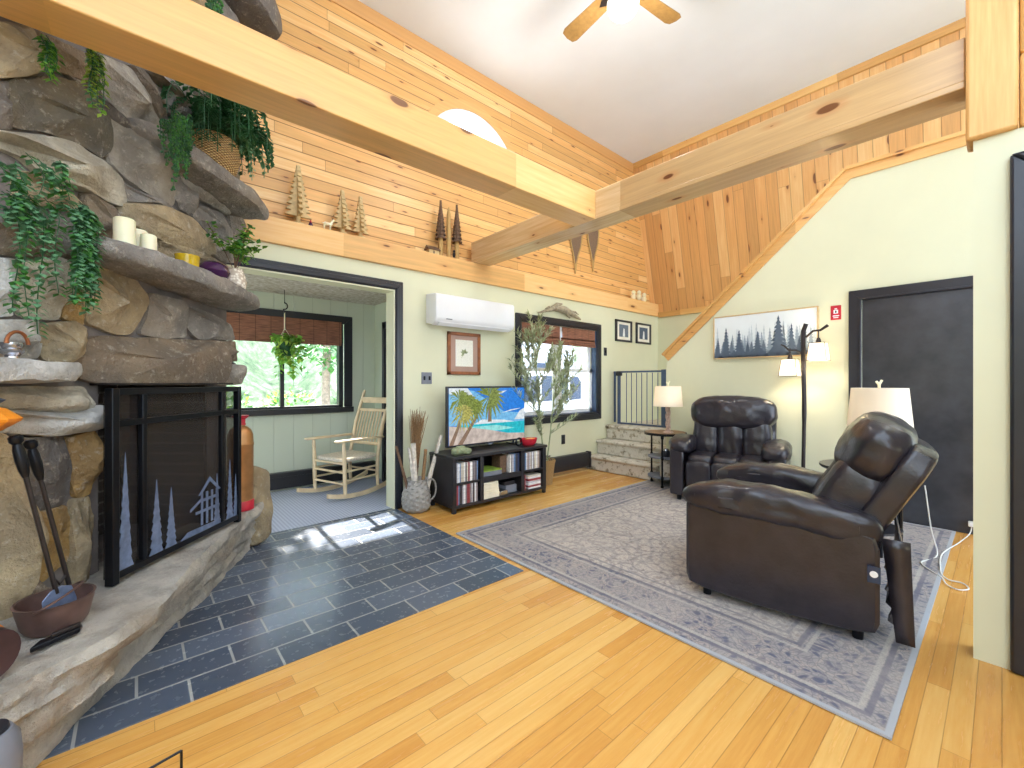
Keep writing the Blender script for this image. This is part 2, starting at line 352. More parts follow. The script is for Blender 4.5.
# ------------------------------------------------------------------ mesh builder
class M:
    def __init__(s): s.v = []; s.f = []; s.mi = []; s.c = []; s.cur = 0; s.tint = None
    def add(s, vs, fs, mat=None):
        k = len(s.v)
        for v in vs:
            v = V(v); s.v.append(mat @ v if mat is not None else v); s.c.append(s.tint or (1, 1, 1, 1))
        for f in fs: s.f.append([i+k for i in f]); s.mi.append(s.cur)
        return s
    def box(s, c, d, mat=None, rot=None):
        x, y, z = (a/2 for a in d); c = V(c)
        vs = [V((i*x, j*y, k*z)) for i in (-1, 1) for j in (-1, 1) for k in (-1, 1)]
        if rot is not None: vs = [rot @ v for v in vs]
        vs = [v+c for v in vs]
        return s.add(vs, [(0, 1, 3, 2), (4, 6, 7, 5), (0, 4, 5, 1), (2, 3, 7, 6), (0, 2, 6, 4), (1, 5, 7, 3)], mat)
    def bb(s, x0, x1, y0, y1, z0, z1): return s.box(((x0+x1)/2, (y0+y1)/2, (z0+z1)/2), (x1-x0, y1-y0, z1-z0))
    def prism(s, poly, vec, mat=None):
        n = len(poly); vec = V(vec); a = [V(p) for p in poly]
        fs = [tuple(range(n)), tuple(range(2*n-1, n-1, -1))]+[(i, (i+1) % n, n+(i+1) % n, n+i) for i in range(n)]
        return s.add(a+[p+vec for p in a], fs, mat)
    def tube(s, pts, r, n=8, mat=None, caps=True):
        pts = [V(p) for p in pts]; m = len(pts); rs = r if isinstance(r, (list, tuple)) else [r]*m
        vs = []; fs = []; up = None
        for i, p in enumerate(pts):
            t = (pts[min(i+1, m-1)]-pts[max(i-1, 0)]).normalized()
            if up is None: up = t.orthogonal().normalized()
            up = (up-t*up.dot(t)); up = up.normalized() if up.length > 1e-6 else t.orthogonal().normalized()
            sd = t.cross(up)
            for k in range(n):
                a = 2*PI*k/n; vs.append(p+(up*math.cos(a)+sd*math.sin(a))*rs[i])
        for i in range(m-1):
            for k in range(n): fs.append((i*n+k, i*n+(k+1) % n, (i+1)*n+(k+1) % n, (i+1)*n+k))
        if caps: fs += [tuple(range(n-1, -1, -1)), tuple((m-1)*n+k for k in range(n))]
        return s.add(vs, fs, mat)
    def lathe(s, prof, c=(0, 0, 0), n=24, mat=None, sx=1, sy=1):
        c = V(c); vs = []; fs = []; m = len(prof)
        for r, z in prof:
            for k in range(n): a = 2*PI*k/n; vs.append(c+V((max(r, 1e-4)*math.cos(a)*sx, max(r, 1e-4)*math.sin(a)*sy, z)))
        for i in range(m-1):
            for k in range(n): fs.append((i*n+k, i*n+(k+1) % n, (i+1)*n+(k+1) % n, (i+1)*n+k))
        fs += [tuple(range(n-1, -1, -1)), tuple((m-1)*n+k for k in range(n))]
        return s.add(vs, fs, mat)
    def ball(s, c, r, n=10, mat=None, sc3=(1, 1, 1)):
        c = V(c); vs = []; fs = []; m = max(4, n//2+1)
        for i in range(m+1):
            th = PI*i/m
            for k in range(n): a = 2*PI*k/n; vs.append(c+V((r*sc3[0]*max(math.sin(th), .001)*math.cos(a), r*sc3[1]*max(math.sin(th), .001)*math.sin(a), r*sc3[2]*math.cos(th))))
        for i in range(m):
            for k in range(n): fs.append((i*n+k, (i+1)*n+k, (i+1)*n+(k+1) % n, i*n+(k+1) % n))
        return s.add(vs, fs, mat)
    def cushion(s, c, d, e=4, n=14, mat=None, wr=0, wf=7, seed=0, fn=None):
        c = V(c); idx = {}; vs = []; fs = []
        def vert(p):
            k = tuple(round(a, 4) for a in p)
            if k not in idx:
                q = V(p); L = (abs(q.x)**e+abs(q.y)**e+abs(q.z)**e)**(1/e); q = q/L
                w_ = V((q.x*d[0]/2, q.y*d[1]/2, q.z*d[2]/2))
                if wr:
                    nn = q.normalized(); a = noise.noise(w_*wf+V((seed, seed*.7, 0)))+.5*noise.noise(w_*wf*2.6+V((seed, 1, 5)))
                    w_ += nn*wr*a
                if fn: w_ = fn(w_)
                idx[k] = len(vs); vs.append(c+w_)
            return idx[k]
        for ax in range(3):
            for sg in (-1, 1):
                for i in range(n):
                    for j in range(n):
                        q = []
                        for a, b in ((i, j), (i+1, j), (i+1, j+1), (i, j+1)):
                            p = [0, 0, 0]; p[ax] = sg; p[(ax+1) % 3] = math.tan((a/n-.5)*PI/2*.999); p[(ax+2) % 3] = math.tan((b/n-.5)*PI/2*.999); q.append(vert(p))
                        fs.append(tuple(q))
        return s.add(vs, fs, mat)
    def rock(s, pts, nrm, prof, N_=40, amp=.015, fr=7, seed=0, tint=None, tilt=0):
        """a stone from an outline: PROF lists (outline scale, height along nrm); the surface is roughened"""
        if tint: s.tint = tint
        pts = [V(p) for p in pts]; nrm = V(nrm).normalized(); c = sum(pts, V())/len(pts)
        L = [(pts[(i+1) % len(pts)]-p).length for i, p in enumerate(pts)]; T = sum(L); out = []
        for k in range(N_):
            t = T*k/N_; i = 0
            while t > L[i]: t -= L[i]; i += 1
            out.append(pts[i].lerp(pts[(i+1) % len(pts)], t/L[i]))
        out = [(out[k-1]+out[k]*2+out[(k+1) % N_])/4 for k in range(N_)]
        vs = []; fs = []; sd = V((seed*3.1, seed*1.7, seed*.9))
        hm = max(h for f, h in prof); rs = max((p-c).length for p in out); rg = random.Random(seed); tv = V((rg.uniform(-1, 1), rg.uniform(-1, 1), rg.uniform(-1, 1)))
        pls = []
        if tilt:
            e1 = (pts[0]-c).normalized(); e2 = nrm.cross(e1)
            for k in range(4): a = rg.uniform(0, 2*PI); pls.append((e1*math.cos(a)+e2*math.sin(a), rg.uniform(.5, 1.3), rg.uniform(.85, 1.1)))
        for f, h in prof:
            for p in out:
                q = c+(p-c)*f
                if h > 0:
                    h *= 1+tilt*tv.dot(p-c)*f/rs
                    for pd, sl, off in pls: h = min(h, hm*max(.12, off-sl*pd.dot(p-c)*f/rs))
                q = q+nrm*h
                a = noise.noise(q*fr*.7+sd)+.7*(1-2.4*abs(noise.noise(q*fr*1.6+sd)))*.6+.4*noise.noise(q*fr*5+sd)
                b = noise.noise(q*fr+sd+V((9, 9, 9)))
                vs.append(q+(nrm*a+(p-c).normalized()*b)*amp)
        m = len(prof)
        for i in range(m-1):
            for k in range(N_): fs.append((i*N_+k, i*N_+(k+1) % N_, (i+1)*N_+(k+1) % N_, (i+1)*N_+k))
        fs += [tuple(range(N_-1, -1, -1)), tuple((m-1)*N_+k for k in range(N_))]
        s.add(vs, fs); s.tint = None
        return s
    def leaf(s, p, d, L, W, droop=.25, up=None):
        p = V(p); d = V(d).normalized(); u = V(up) if up else V((0, 0, 1)); sd = d.cross(u)
        sd = sd.normalized() if sd.length > 1e-3 else V((1, 0, 0)); nn = sd.cross(d)
        m = p+d*L*.5+nn*L*.08; e = p+d*L-nn*L*droop
        return s.add([p, m+sd*W/2-nn*W*.12, e, m-sd*W/2-nn*W*.12, m], [(0, 1, 4), (1, 2, 4), (2, 3, 4), (3, 0, 4)])
    def obj(s, name, mats, parent=None, loc=None, smooth=40, bevel=0, seg=2, world=True):
        mats = mats if isinstance(mats, (list, tuple)) else [mats]
        me = bpy.data.meshes.new(name)
        mw = ROOT.get(parent.name) if parent else None
        vs = s.v
        if parent is not None and world: inv = mw.inverted(); vs = [inv @ v for v in vs]
        elif parent is None and loc is not None: vs = [v-V(loc) for v in vs]
        me.from_pydata([tuple(v) for v in vs], [], s.f)
        for m in mats: me.materials.append(MATS[m])
        for p, i in zip(me.polygons, s.mi): p.material_index = i
        if any(c != (1, 1, 1, 1) for c in s.c):
            at = me.color_attributes.new('tint', 'FLOAT_COLOR', 'POINT')
            for i, c in enumerate(s.c): at.data[i].color = c
        bm = bmesh.new(); bm.from_mesh(me); bmesh.ops.recalc_face_normals(bm, faces=bm.faces); bm.to_mesh(me); bm.free()
        if smooth:
            me.shade_smooth(); me.set_sharp_from_angle(angle=R(smooth))
        o = bpy.data.objects.new(name, me); C.objects.link(o)
        if parent is not None:
            o.parent = parent; ROOT[o.name] = mw
        else:
            o.location = loc or (0, 0, 0); ROOT[o.name] = Matrix.Translation(V(loc or (0, 0, 0)))
        if bevel:
            b = o.modifiers.new('bevel', 'BEVEL'); b.width = bevel; b.segments = seg; b.limit_method = 'ANGLE'; b.angle_limit = R(40)
        return o
ROOT = {}
def tag(o, label, cat, group=None, kind=None):
    o['label'] = label; o['category'] = cat
    if group: o['group'] = group
    if kind: o['kind'] = kind
    return o
def casing(m, P, x0, x1, z0, z1, w_, t0, t1, bottom=True):
    """mitred casing; P(u, t, z) places it, t0..t1 is its depth"""
    zi = z0+w_ if bottom else z0
    qs = [[(x0, z0), (x0+w_, zi), (x0+w_, z1-w_), (x0, z1)], [(x1, z0), (x1-w_, zi), (x1-w_, z1-w_), (x1, z1)], [(x0, z1), (x0+w_, z1-w_), (x1-w_, z1-w_), (x1, z1)]]
    if bottom: qs.append([(x0, z0), (x0+w_, zi), (x1-w_, zi), (x1, z0)])
    for q in qs: m.prism([P(u, t0, z) for u, z in q], V(P(0, t1, 0))-V(P(0, t0, 0)))
    return m
def thing(name, label, cat, loc=(0, 0, 0), rz=0, group=None):
    o = bpy.data.objects.new(name, None); C.objects.link(o); o.location = loc; o.rotation_euler = (0, 0, rz); o.empty_display_size = .05
    ROOT[o.name] = Matrix.Translation(V(loc)) @ Matrix.Rotation(rz, 4, 'Z')
    return tag(o, label, cat, group)
def struct(m, name, mat, label=None, cat=None, **kw):
    o = m.obj(name, mat, **kw); o['kind'] = 'structure'
    if label: o['label'] = label; o['category'] = cat or 'building part'
    return o
def copy_tree(o, parent=None):
    c = o.copy(); C.objects.link(c)
    if parent is not None: c.parent = parent
    for ch in list(o.children): copy_tree(ch, c)
    return c
def rot(ax, a): return Matrix.Rotation(a, 4, ax)
rnd = random.Random(7)
def U(a, b): return rnd.uniform(a, b)
# ------------------------------------------------------------------ the room
WY, WX, CZ = 3.90, 5.08, 4.82          # wall behind the television, wall on the right, ceiling
GY = 4.02                              # boarded gable above the ledge
struct(M().bb(-3, 9, -1.5, 3.9, -.12, -.004), 'floor', 'strip_floor', 'honey coloured hardwood strip floor', 'floor')
struct(M().bb(-1.75, -1.63, -1.5, 2.3, -.1, 2.5), 'wall_left', 'sage_wall')  # unseen wall, put in to dim the sky light from behind
struct(M().bb(-1.75, 2.82, -1.5, -1.4, -.1, .7).bb(-1.75, 2.82, -1.5, -1.4, 2.2, 2.7).bb(-1.75, -1.4, -1.5, -1.4, .7, 2.2).bb(.6, 2.82, -1.5, -1.4, .7, 2.2).bb(2.2, 6.9, -1.5, -1.4, 2.7, 4.9), 'wall_rear', 'sage_wall')  # unseen wall, its openings shaped to let in measured fill daylight
struct(M().bb(-1.6, 1.905, 2.062, 3.93, -.1, .001), 'floor_slate', 'slate_tile', 'dark slate tiles laid in front of the stone hearth', 'floor')
struct(M().bb(-1.0, 2.5, 3.931, 5.5, -.1, .001), 'floor_porch', 'porch_carpet', 'pale blue woven carpet of the porch', 'floor')
# wall behind the television, with the porch opening and one window hole
m = M()
m.bb(-3, 0, WY, WY+.15, -.1, 2.4); m.bb(0, 1.89, WY, WY+.15, 2.13, 2.4); m.bb(1.89, 3.55, WY, WY+.15, -.1, 2.4)
m.bb(3.55, 5.05, WY, WY+.15, -.1, .80); m.bb(3.55, 5.05, WY, WY+.15, 1.99, 2.4); m.bb(5.05, 6.9, WY, WY+.15, -.1, 2.4)
struct(m, 'wall_back', 'sage_wall')
# gable boards with the half round window
ac = (2.935, 3.70); m = M(); y0, y1 = GY, GY+.13
m.bb(-2.4, 7.0, y0, y1, 2.4, ac[1]); m.bb(-2.4, ac[0]-.64, y0, y1, ac[1], CZ+.05); m.bb(ac[0]+.64, 7.0, y0, y1, ac[1], CZ+.05)
arc = [(ac[0]-.64*math.cos(PI*k/20), ac[1]+.64*math.sin(PI*k/20)) for k in range(21)]
for (a, b), (c, d) in zip(arc, arc[1:]): m.prism([(a, y0, b), (c, y0, d), (c, y0, CZ+.05), (a, y0, CZ+.05)], (0, .13, 0))
struct(m, 'wall_gable', 'gable_pine', smooth=0)
def ring(m, r0, r1, ya, yb, c=ac):
    for k in range(24):
        q = []
        for r, a in ((r0, k), (r1, k), (r1, k+1), (r0, k+1)): t = PI*a/24; q.append((c[0]-r*math.cos(t), ya, c[1]+r*math.sin(t)))
        m.prism(q, (0, yb-ya, 0))
    return m
w3 = struct(ring(M(), .635, .73, GY-.025, GY+.0), 'window_3', 'ledge_pine', 'half round window high in the boarded gable', 'window')
ring(M().bb(ac[0]-.635, ac[0]+.635, GY-.01, GY+.1, ac[1]-.04, ac[1]), .535, .635, GY-.012, GY+.1).obj('window_frame', 'white_paint', w3)
m = M(); m.prism([(ac[0]-.54*math.cos(PI*k/24), GY+.06, ac[1]+.54*math.sin(PI*k/24)) for k in range(25)], (0, .006, 0)); m.obj('window_pane', 'pane_glass', w3)
# ceiling and the two steep roof slopes
struct(M().bb(-.45, 6.25, -.9, 4.1, CZ, CZ+.1), 'ceiling', 'white_ceiling', 'flat white ceiling between the boarded slopes', 'ceiling')
m = M(); m.prism([(6.75, -.9, 2.36), (6.16, -.9, CZ+.02), (6.28, -.9, CZ+.02), (6.87, -.9, 2.36)], (0, 5.0, 0)); struct(m, 'wall_right_slope', 'slope_pine', smooth=0)
m = M(); m.prism([(-1.02, .6, 2.36), (-.43, .6, CZ+.02), (-.55, .6, CZ+.02), (-1.14, .6, 2.36)], (0, 3.5, 0)); struct(m, 'wall_left_slope', 'slope_pine', smooth=0)
m = M(); m.prism([(-.45, GY-.0, CZ), (-.45, GY-.035, CZ), (-.45, GY-.03, CZ-.06), (-.45, GY-.012, CZ-.12), (-.45, GY, CZ-.12)], (6.6, 0, 0)); struct(m, 'trim_1', 'slope_pine')
m = M(); m.prism([(6.16, -.9, CZ), (6.125, -.9, CZ), (6.15, -.9, CZ-.075), (6.18, -.9, CZ-.075)], (0, 4.9, 0)); struct(m, 'trim_2', 'trim_pine')
m = M(); m.prism([(6.75, -1.5, 2.34), (6.70, -1.5, 2.34), (6.68, -1.5, 2.42), (6.74, -1.5, 2.42)], (0, 5.36, 0)); struct(m, 'trim_3', 'trim_pine')
# right wall: sage, high at the front, sloping down to the stairs, capped with pine
yz = [(-1.5, -.1), (2.82, -.1), (2.82, 1.59), (.975, 3.24), (-1.5, 3.24)]
m = M(); dz = 1
hole = [(.86, -.1), (.86, 2.0), (-.0, 2.0), (-.0, -.1)]
m.prism([(WX, y, z) for y, z in [(.86, -.1), (2.82, -.1), (2.82, 1.59), (.975, 3.24), (.86, 3.24)]], (.12, 0, 0))
m.bb(WX, WX+.12, -1.5, .86, 2.0, 3.24); m.bb(WX, WX+.12, -1.5, -.0, -.1, 2.0)
struct(m, 'wall_right', 'sage_wall', smooth=0)
m = M(); dd = V((0, 1.845, -1.65)).normalized(); nn = V((0, 1.65, 1.845)).normalized()
a, b = V((WX, .975, 3.24)), V((WX, 2.82, 1.59))
def capb(p, q, nvec, x0, x1, t0, t1):
    m.prism([p+nvec*t0+V((x0-WX, 0, 0)), q+nvec*t0+V((x0-WX, 0, 0)), q+nvec*t1+V((x0-WX, 0, 0)), p+nvec*t1+V((x0-WX, 0, 0))], (x1-x0, 0, 0))
e = b+dd*.03
capb(a, e, nn, WX-.045, WX+.16, 0, .03); capb(a, e, nn, WX-.018, WX, -.085, 0)
up = V((0, 0, 1)); f0 = V((WX, -1.5, 3.24))
capb(f0, a-V((0, .0, 0)), up, WX-.046, WX+.161, 0, .03); capb(f0, a, up, WX-.0195, WX, -.085, 0)
struct(m, 'trim_4', 'trim_pine', 'pine cap along the sloping top of the stair wall', 'trim', smooth=0)
# far stair wall
struct(M().bb(6.75, 6.87, -1.5, 3.9, -.1, 2.38), 'wall_stair', 'sage_wall')
# door in the right wall
d = struct(M().bb(WX+.012, WX+.05, .0, .86, .0, 2.0), 'door_1', 'black_door', 'black door with black casing in the right wall', 'door')
m = casing(M(), lambda u, t_, z: (WX-t_, u, z), -.095, .955, 0, 2.09, .095, -.0, .022, False); casing(m, lambda u, t_, z: (WX-t_, u, z), -.02, .88, 0, 2.015, .018, .0225, .03, False)
m.obj('door_casing', 'black_trim', d, bevel=.008)
# partition in the right foreground, its black door and the timber above
struct(M().bb(2.82, 2.94, -.03, .085, -.1, 2.31), 'wall_partition', 'sage_wall')
struct(M().bb(2.82, 2.94, -1.1, -.03, 2.2, 2.31), 'wall_partition.001', 'sage_wall')
m = M().bb(2.835, 2.875, -1.02, -.095, .01, 2.11); d2 = struct(m, 'door_2', 'black_door', 'black door cut off by the right edge of the photo', 'door')
casing(M(), lambda u, t_, z: (2.86-t_, u, z), -1.1, -.022, 0, 2.2, .085, 0, .075, False).obj('door_casing', 'black_trim', d2, bevel=.012)
struct(M().bb(2.79, 2.96, -.045, .108, 2.31, 3.6).bb(2.80, 2.95, -1.2, -.05, 2.31, 2.62).bb(2.795, 2.955, -.2, -.05, 2.62, 3.6), 'timber_post', 'timber_pine', 'thick pine post and header above the partition', 'beam', bevel=.012)
# beams
BZ0, BZ1 = 2.565, 2.80
struct(M().bb(-1.2, 2.83, 2.19, 2.41, BZ0, BZ1), 'beam', 'beam_pine_x', 'long knotty pine beam running from the chimney', 'beam', bevel=.006)
m = M(); m.bb(2.83, 3.04, .11, 3.93, BZ0+.035, BZ1); m.bb(2.82, 3.05, .11, 3.93, BZ0, BZ0+.033)
struct(m, 'beam.001', 'beam_pine_y', 'cross beam carrying the long beam, ending at the partition post', 'beam', bevel=.005)
struct(M().bb(-1.0, 6.72, WY-.035, GY+.02, 2.355, BZ0), 'ledge_beam', 'ledge_pine', 'pine ledge along the wall under the boarded gable', 'beam', bevel=.006)
# casing of the porch opening
m = M(); o0 = 1.89
P5 = lambda u, t_, z: (u, WY-t_, z)
casing(m, P5, -.085, o0+.085, 0, 2.215, .085, 0, .022, False); casing(m, P5, -.055, o0+.055, 0, 2.185, .045, .0225, .034, False)
struct(m, 'trim_5', 'black_trim', 'black casing around the porch opening', 'trim', bevel=.008)
struct(M().bb(1.877, 1.8905, WY-.015, WY+.15, 0, 2.13).bb(0, 1.877, WY-.015, WY+.15, 2.117, 2.13), 'trim_6', 'sage_wall')
# porch
PY, PX = 5.396, 2.34
m = M(); m.bb(-1.0, PX, PY, PY+.12, -.1, .89); m.bb(-1.0, PX+.12, PY, PY+.12, 2.02, 2.4); m.bb(1.98, PX+.12, PY, PY+.12, .89, 2.02); m.bb(-1.0, -.2, PY, PY+.12, .89, 2.02)
struct(m, 'wall_porch', 'porch_panel', smooth=0)
struct(M().bb(PX, PX+.12, WY+.15, PY, -.1, 2.3), 'wall_porch_side', 'porch_wall')
struct(M().bb(-1.12, -1.0, WY+.15, PY, -.1, .8).bb(-1.12, -1.0, WY+.15, PY, 2.1, 2.3), 'wall_porch_left', 'porch_wall')  # unseen wall, left open at mid height to brighten the porch
struct(M().bb(-1.12, PX+.14, WY+.15, PY+.12, 2.235, 2.33), 'ceiling_porch', 'stipple_ceiling')
struct(M().bb(-1.3, PX+.3, WY+.15, PY+1.68, 2.34, 2.42), 'roof_porch', 'white_paint')  # unseen overhang lengthened to trim the sun patch on the slate
m = casing(M(), lambda u, t_, z: (u, PY-t_, z), -.3, 2.04, .93, 2.05, .1, 0, .03, False); m.bb(-.3, 2.05, PY-.05, PY-.001, .865, .929)
w1 = struct(m, 'window_1', 'black_trim', 'wide porch window with dark frame', 'window', bevel=.006)
m = M(); m.bb(1.235, 1.275, PY+.02, PY+.07, .93, 1.97); m.bb(1.885, 1.935, PY+.0, PY+.09, .93, 1.97); m.bb(-.2, 1.93, PY+.0, PY+.09, .92, .955); m.bb(-.2, 1.93, PY+.0, PY+.09, 1.93, 1.97); m.obj('window_frame', 'black_trim', w1)
M().bb(-.2, 1.9, PY+.045, PY+.05, .94, 1.95).obj('window_pane', 'pane_glass', w1)
m = M(); m.bb(-.2, 1.9, PY-.022, PY-.012, 1.72, 1.965); m.bb(-.2, 1.9, PY-.04, PY-.01, 1.68, 1.74); m.bb(-.2, 1.9, PY-.045, PY-.03, 1.70, 1.97)
tag(m.obj('bamboo_blind', 'bamboo_blind', loc=(.9, PY-.03, 1.7), bevel=.006), 'brown bamboo blind rolled up over the porch window', 'blind')
d3 = struct(M().bb(PX-.02, PX, 4.28, 5.10, 0, 1.98), 'door_3', 'black_door', 'black door in the side wall of the porch', 'door')
M().bb(PX-.035, PX, 5.03, 5.10, 0, 1.98).bb(PX-.035, PX, 4.28, 5.1, 1.90, 1.98).obj('door_casing', 'black_trim', d3)
struct(M().bb(-1.0, PX-.005, PY-.055, PY, .03, .2).bb(-1.0, PX-.005, PY-.075, PY, .165, .215), 'baseboard_porch', 'heater_black', bevel=.006)
# window beside the television
m = M(); X0, X1, Z0, Z1 = 3.46, 5.145, .70, 2.08
P5 = lambda u, t_, z: (u, WY-t_, z)
casing(m, P5, X0, X1, Z0, Z1, .10, 0, .022); casing(m, P5, X0+.02, X1-.02, Z0+.02, Z1-.02, .06, .0225, .034)
w2 = struct(m, 'window_2', 'black_trim', 'black framed window behind the olive tree', 'window', bevel=.006)
M().bb(3.545, 3.56, WY, WY+.08, .8, 1.98).bb(5.035, 5.05, WY, WY+.08, .8, 1.98).bb(3.55, 5.05, WY, WY+.08, .795, .81).obj('window_reveal', 'gate_metal', w2)
m = M()
for xa, xb in ((3.56, 4.28), (4.32, 5.04)):
    for (za, zb, yo) in ((.81, 1.42, .07), (1.38, 1.98, .10)):
        m.bb(xa, xa+.055, WY+yo, WY+yo+.03, za, zb); m.bb(xb-.055, xb, WY+yo, WY+yo+.03, za, zb); m.bb(xa, xb, WY+yo, WY+yo+.03, za, za+.045); m.bb(xa, xb, WY+yo, WY+yo+.03, zb-.045, zb)
m.bb(4.265, 4.335, WY+.03, WY+.14, .8, 1.98); m.obj('window_frame', 'white_paint', w2)
M().bb(3.57, 4.28, WY+.083, WY+.087, .83, 1.40).bb(4.33, 5.03, WY+.083, WY+.087, .83, 1.40).bb(3.57, 4.28, WY+.113, WY+.117, 1.40, 1.96).bb(4.33, 5.03, WY+.113, WY+.117, 1.40, 1.96).obj('window_pane', 'pane_glass', w2)
for k, (xa, xb, side) in enumerate(((3.57, 4.27, 'left'), (4.32, 5.02, 'right'))):
    m = M(); m.bb(xa, xb, WY+.0, WY+.012, 1.80, 1.98)
    for i in range(4): m.bb(xa, xb, WY-.012+.004*i, WY+.03, 1.735+.026*i, 1.758+.026*i)
    b = tag(m.obj('woven_shade', 'bamboo_blind', loc=((xa+xb)/2, WY, 1.9), bevel=.004), 'red brown woven shade folded up over the %s half of the dark framed window' % side, 'blind', 'woven shades over the window')
# plates, heater
def plate(name, x0, x1, z0, z1, mt, label, cat):
    t = thing(name, label, cat, ((x0+x1)/2, WY, (z0+z1)/2))
    M().bb(x0, x1, WY-.008, WY, z0, z1).obj('cover_plate', mt, t, bevel=.003)
    for s in (-1, 1):
        M().lathe([(.0, 0), (.014, 0), (.014, .004), (.0, .004)], n=12, mat=Matrix.Translation(((x0+x1)/2+s*.0, WY-.008, (z0+z1)/2+s*(z1-z0)*.22)) @ rot('X', PI/2)).obj('socket', 'black_metal' if mt == 'grey_plastic' else 'black_trim', t)
def swplate(name, x0, x1, z0, z1, mt, label, cat):
    t = thing(name, label, cat, ((x0+x1)/2, WY, (z0+z1)/2))
    M().bb(x0, x1, WY-.008, WY, z0, z1).obj('cover_plate', mt, t, bevel=.003)
    n = 2 if x1-x0 > .11 else 1
    for k in range(n):
        cx = x0+(x1-x0)*(k+.5)/n
        M().bb(cx-.008, cx+.008, WY-.02, WY-.006, (z0+z1)/2-.02, (z0+z1)/2+.02).obj('toggle', 'black_metal', t, bevel=.002)
swplate('light_switch', 2.185, 2.305, 1.215, 1.335, 'grey_plastic', 'grey double light switch plate left of the framed leaf picture', 'switch')
swplate('light_switch', 5.225, 5.295, 1.63, 1.75, 'black_trim', 'black switch plate between the dark window and the gate', 'switch')
plate('wall_outlet', 4.295, 4.365, .40, .525, 'black_trim', 'black wall outlet under the window by the olive tree', 'outlet')
t = thing('baseboard_heater', 'long black baseboard heater under the window', 'heater', (4.35, WY-.04, 0))
M().prism([(3.72, WY-.002, .05), (3.72, WY-.06, .05), (3.72, WY-.075, .20), (3.72, WY-.05, .245), (3.72, WY-.002, .25)], (1.1, 0, 0)).obj('cover', 'heater_black', t, bevel=.006)
M().bb(4.80, 4.835, WY-.085, WY, .03, .26).obj('end_cap', 'heater_black', t, bevel=.012)
M().bb(3.74, 4.8, WY-.05, WY-.01, .0, .045).obj('foot_rail', 'chrome', t)
# carpeted steps
t = thing('carpeted_stairs', 'three carpeted steps with dark twig pattern leading to the gate', 'stairs', (5.1, 3.35, 0)); t['kind'] = 'structure'
for k, (xf, z) in enumerate(((4.83, .2), (5.04, .4), (5.265, .6))):
    m = M(); y0, y1 = (2.80, 3.895); xb = (5.06, 5.285, 6.75)[k]
    if k: y0 = 2.79
    m.prism([(xf+.02, y0, z-.2 if k else 0), (xf+.02, y0, z-.05), (xf-.012, y0, z-.035), (xf-.012, y0, z-.012), (xf+.005, y0, z), (xb, y0, z), (xb, y0, z-.2 if k else 0)], (0, y1-y0, 0))
    m.obj('step', 'stair_carpet', t, bevel=.01)
# outside
struct(M().bb(-14, 16, 4.06, 5.5, -1.3, -.2).bb(-14, 16, 5.5, 30, -1.3, -.35), 'ground', 'gravel', 'pale gravel ground outside', 'ground')
# ------------------------------------------------------------------ fireplace
FL = -1.93
fpl = thing('stone_fireplace', 'rough field stone fireplace and chimney with raised stone hearth', 'fireplace', fp(2.3, -2.0, 0))
def fbox(m, d0, d1, l0, l1, z0, z1):
    q = [fp(d0, l0, z0), fp(d1, l0, z0), fp(d1, l1, z0), fp(d0, l1, z0)]
    return m.prism(q, (0, 0, z1-z0))
LB = -2.46
m = M()
fbox(m, .8, 2.02, LB, FL-.02, 0, CZ); fbox(m, 2.02, 2.74, LB, FL-.02, 1.22, CZ); fbox(m, 2.74, 2.93, LB, FL-.02, 0, CZ); fbox(m, 2.02, 2.74, LB, FL-.02, 0, .33)
m.obj('mortar_core', 'mortar', fpl, smooth=0)
m = M(); fbox(m, 2.02, 2.74, LB+.005, LB+.03, .33, 1.22); fbox(m, 2.015, 2.035, LB, FL-.03, .33, 1.22); fbox(m, 2.725, 2.745, LB, FL-.03, .33, 1.22)
m.obj('firebox_lining', 'soot_brick', fpl, smooth=0)
TN = {'t': col(182, 162, 128), 'g': col(148, 142, 136), 'p': col(196, 188, 170), 'm': col(104, 98, 84), 'b': col(132, 116, 98), 'o': col(178, 142, 84), 'w': col(206, 206, 204), 'd': col(112, 106, 102), 'l': col(172, 164, 152)}
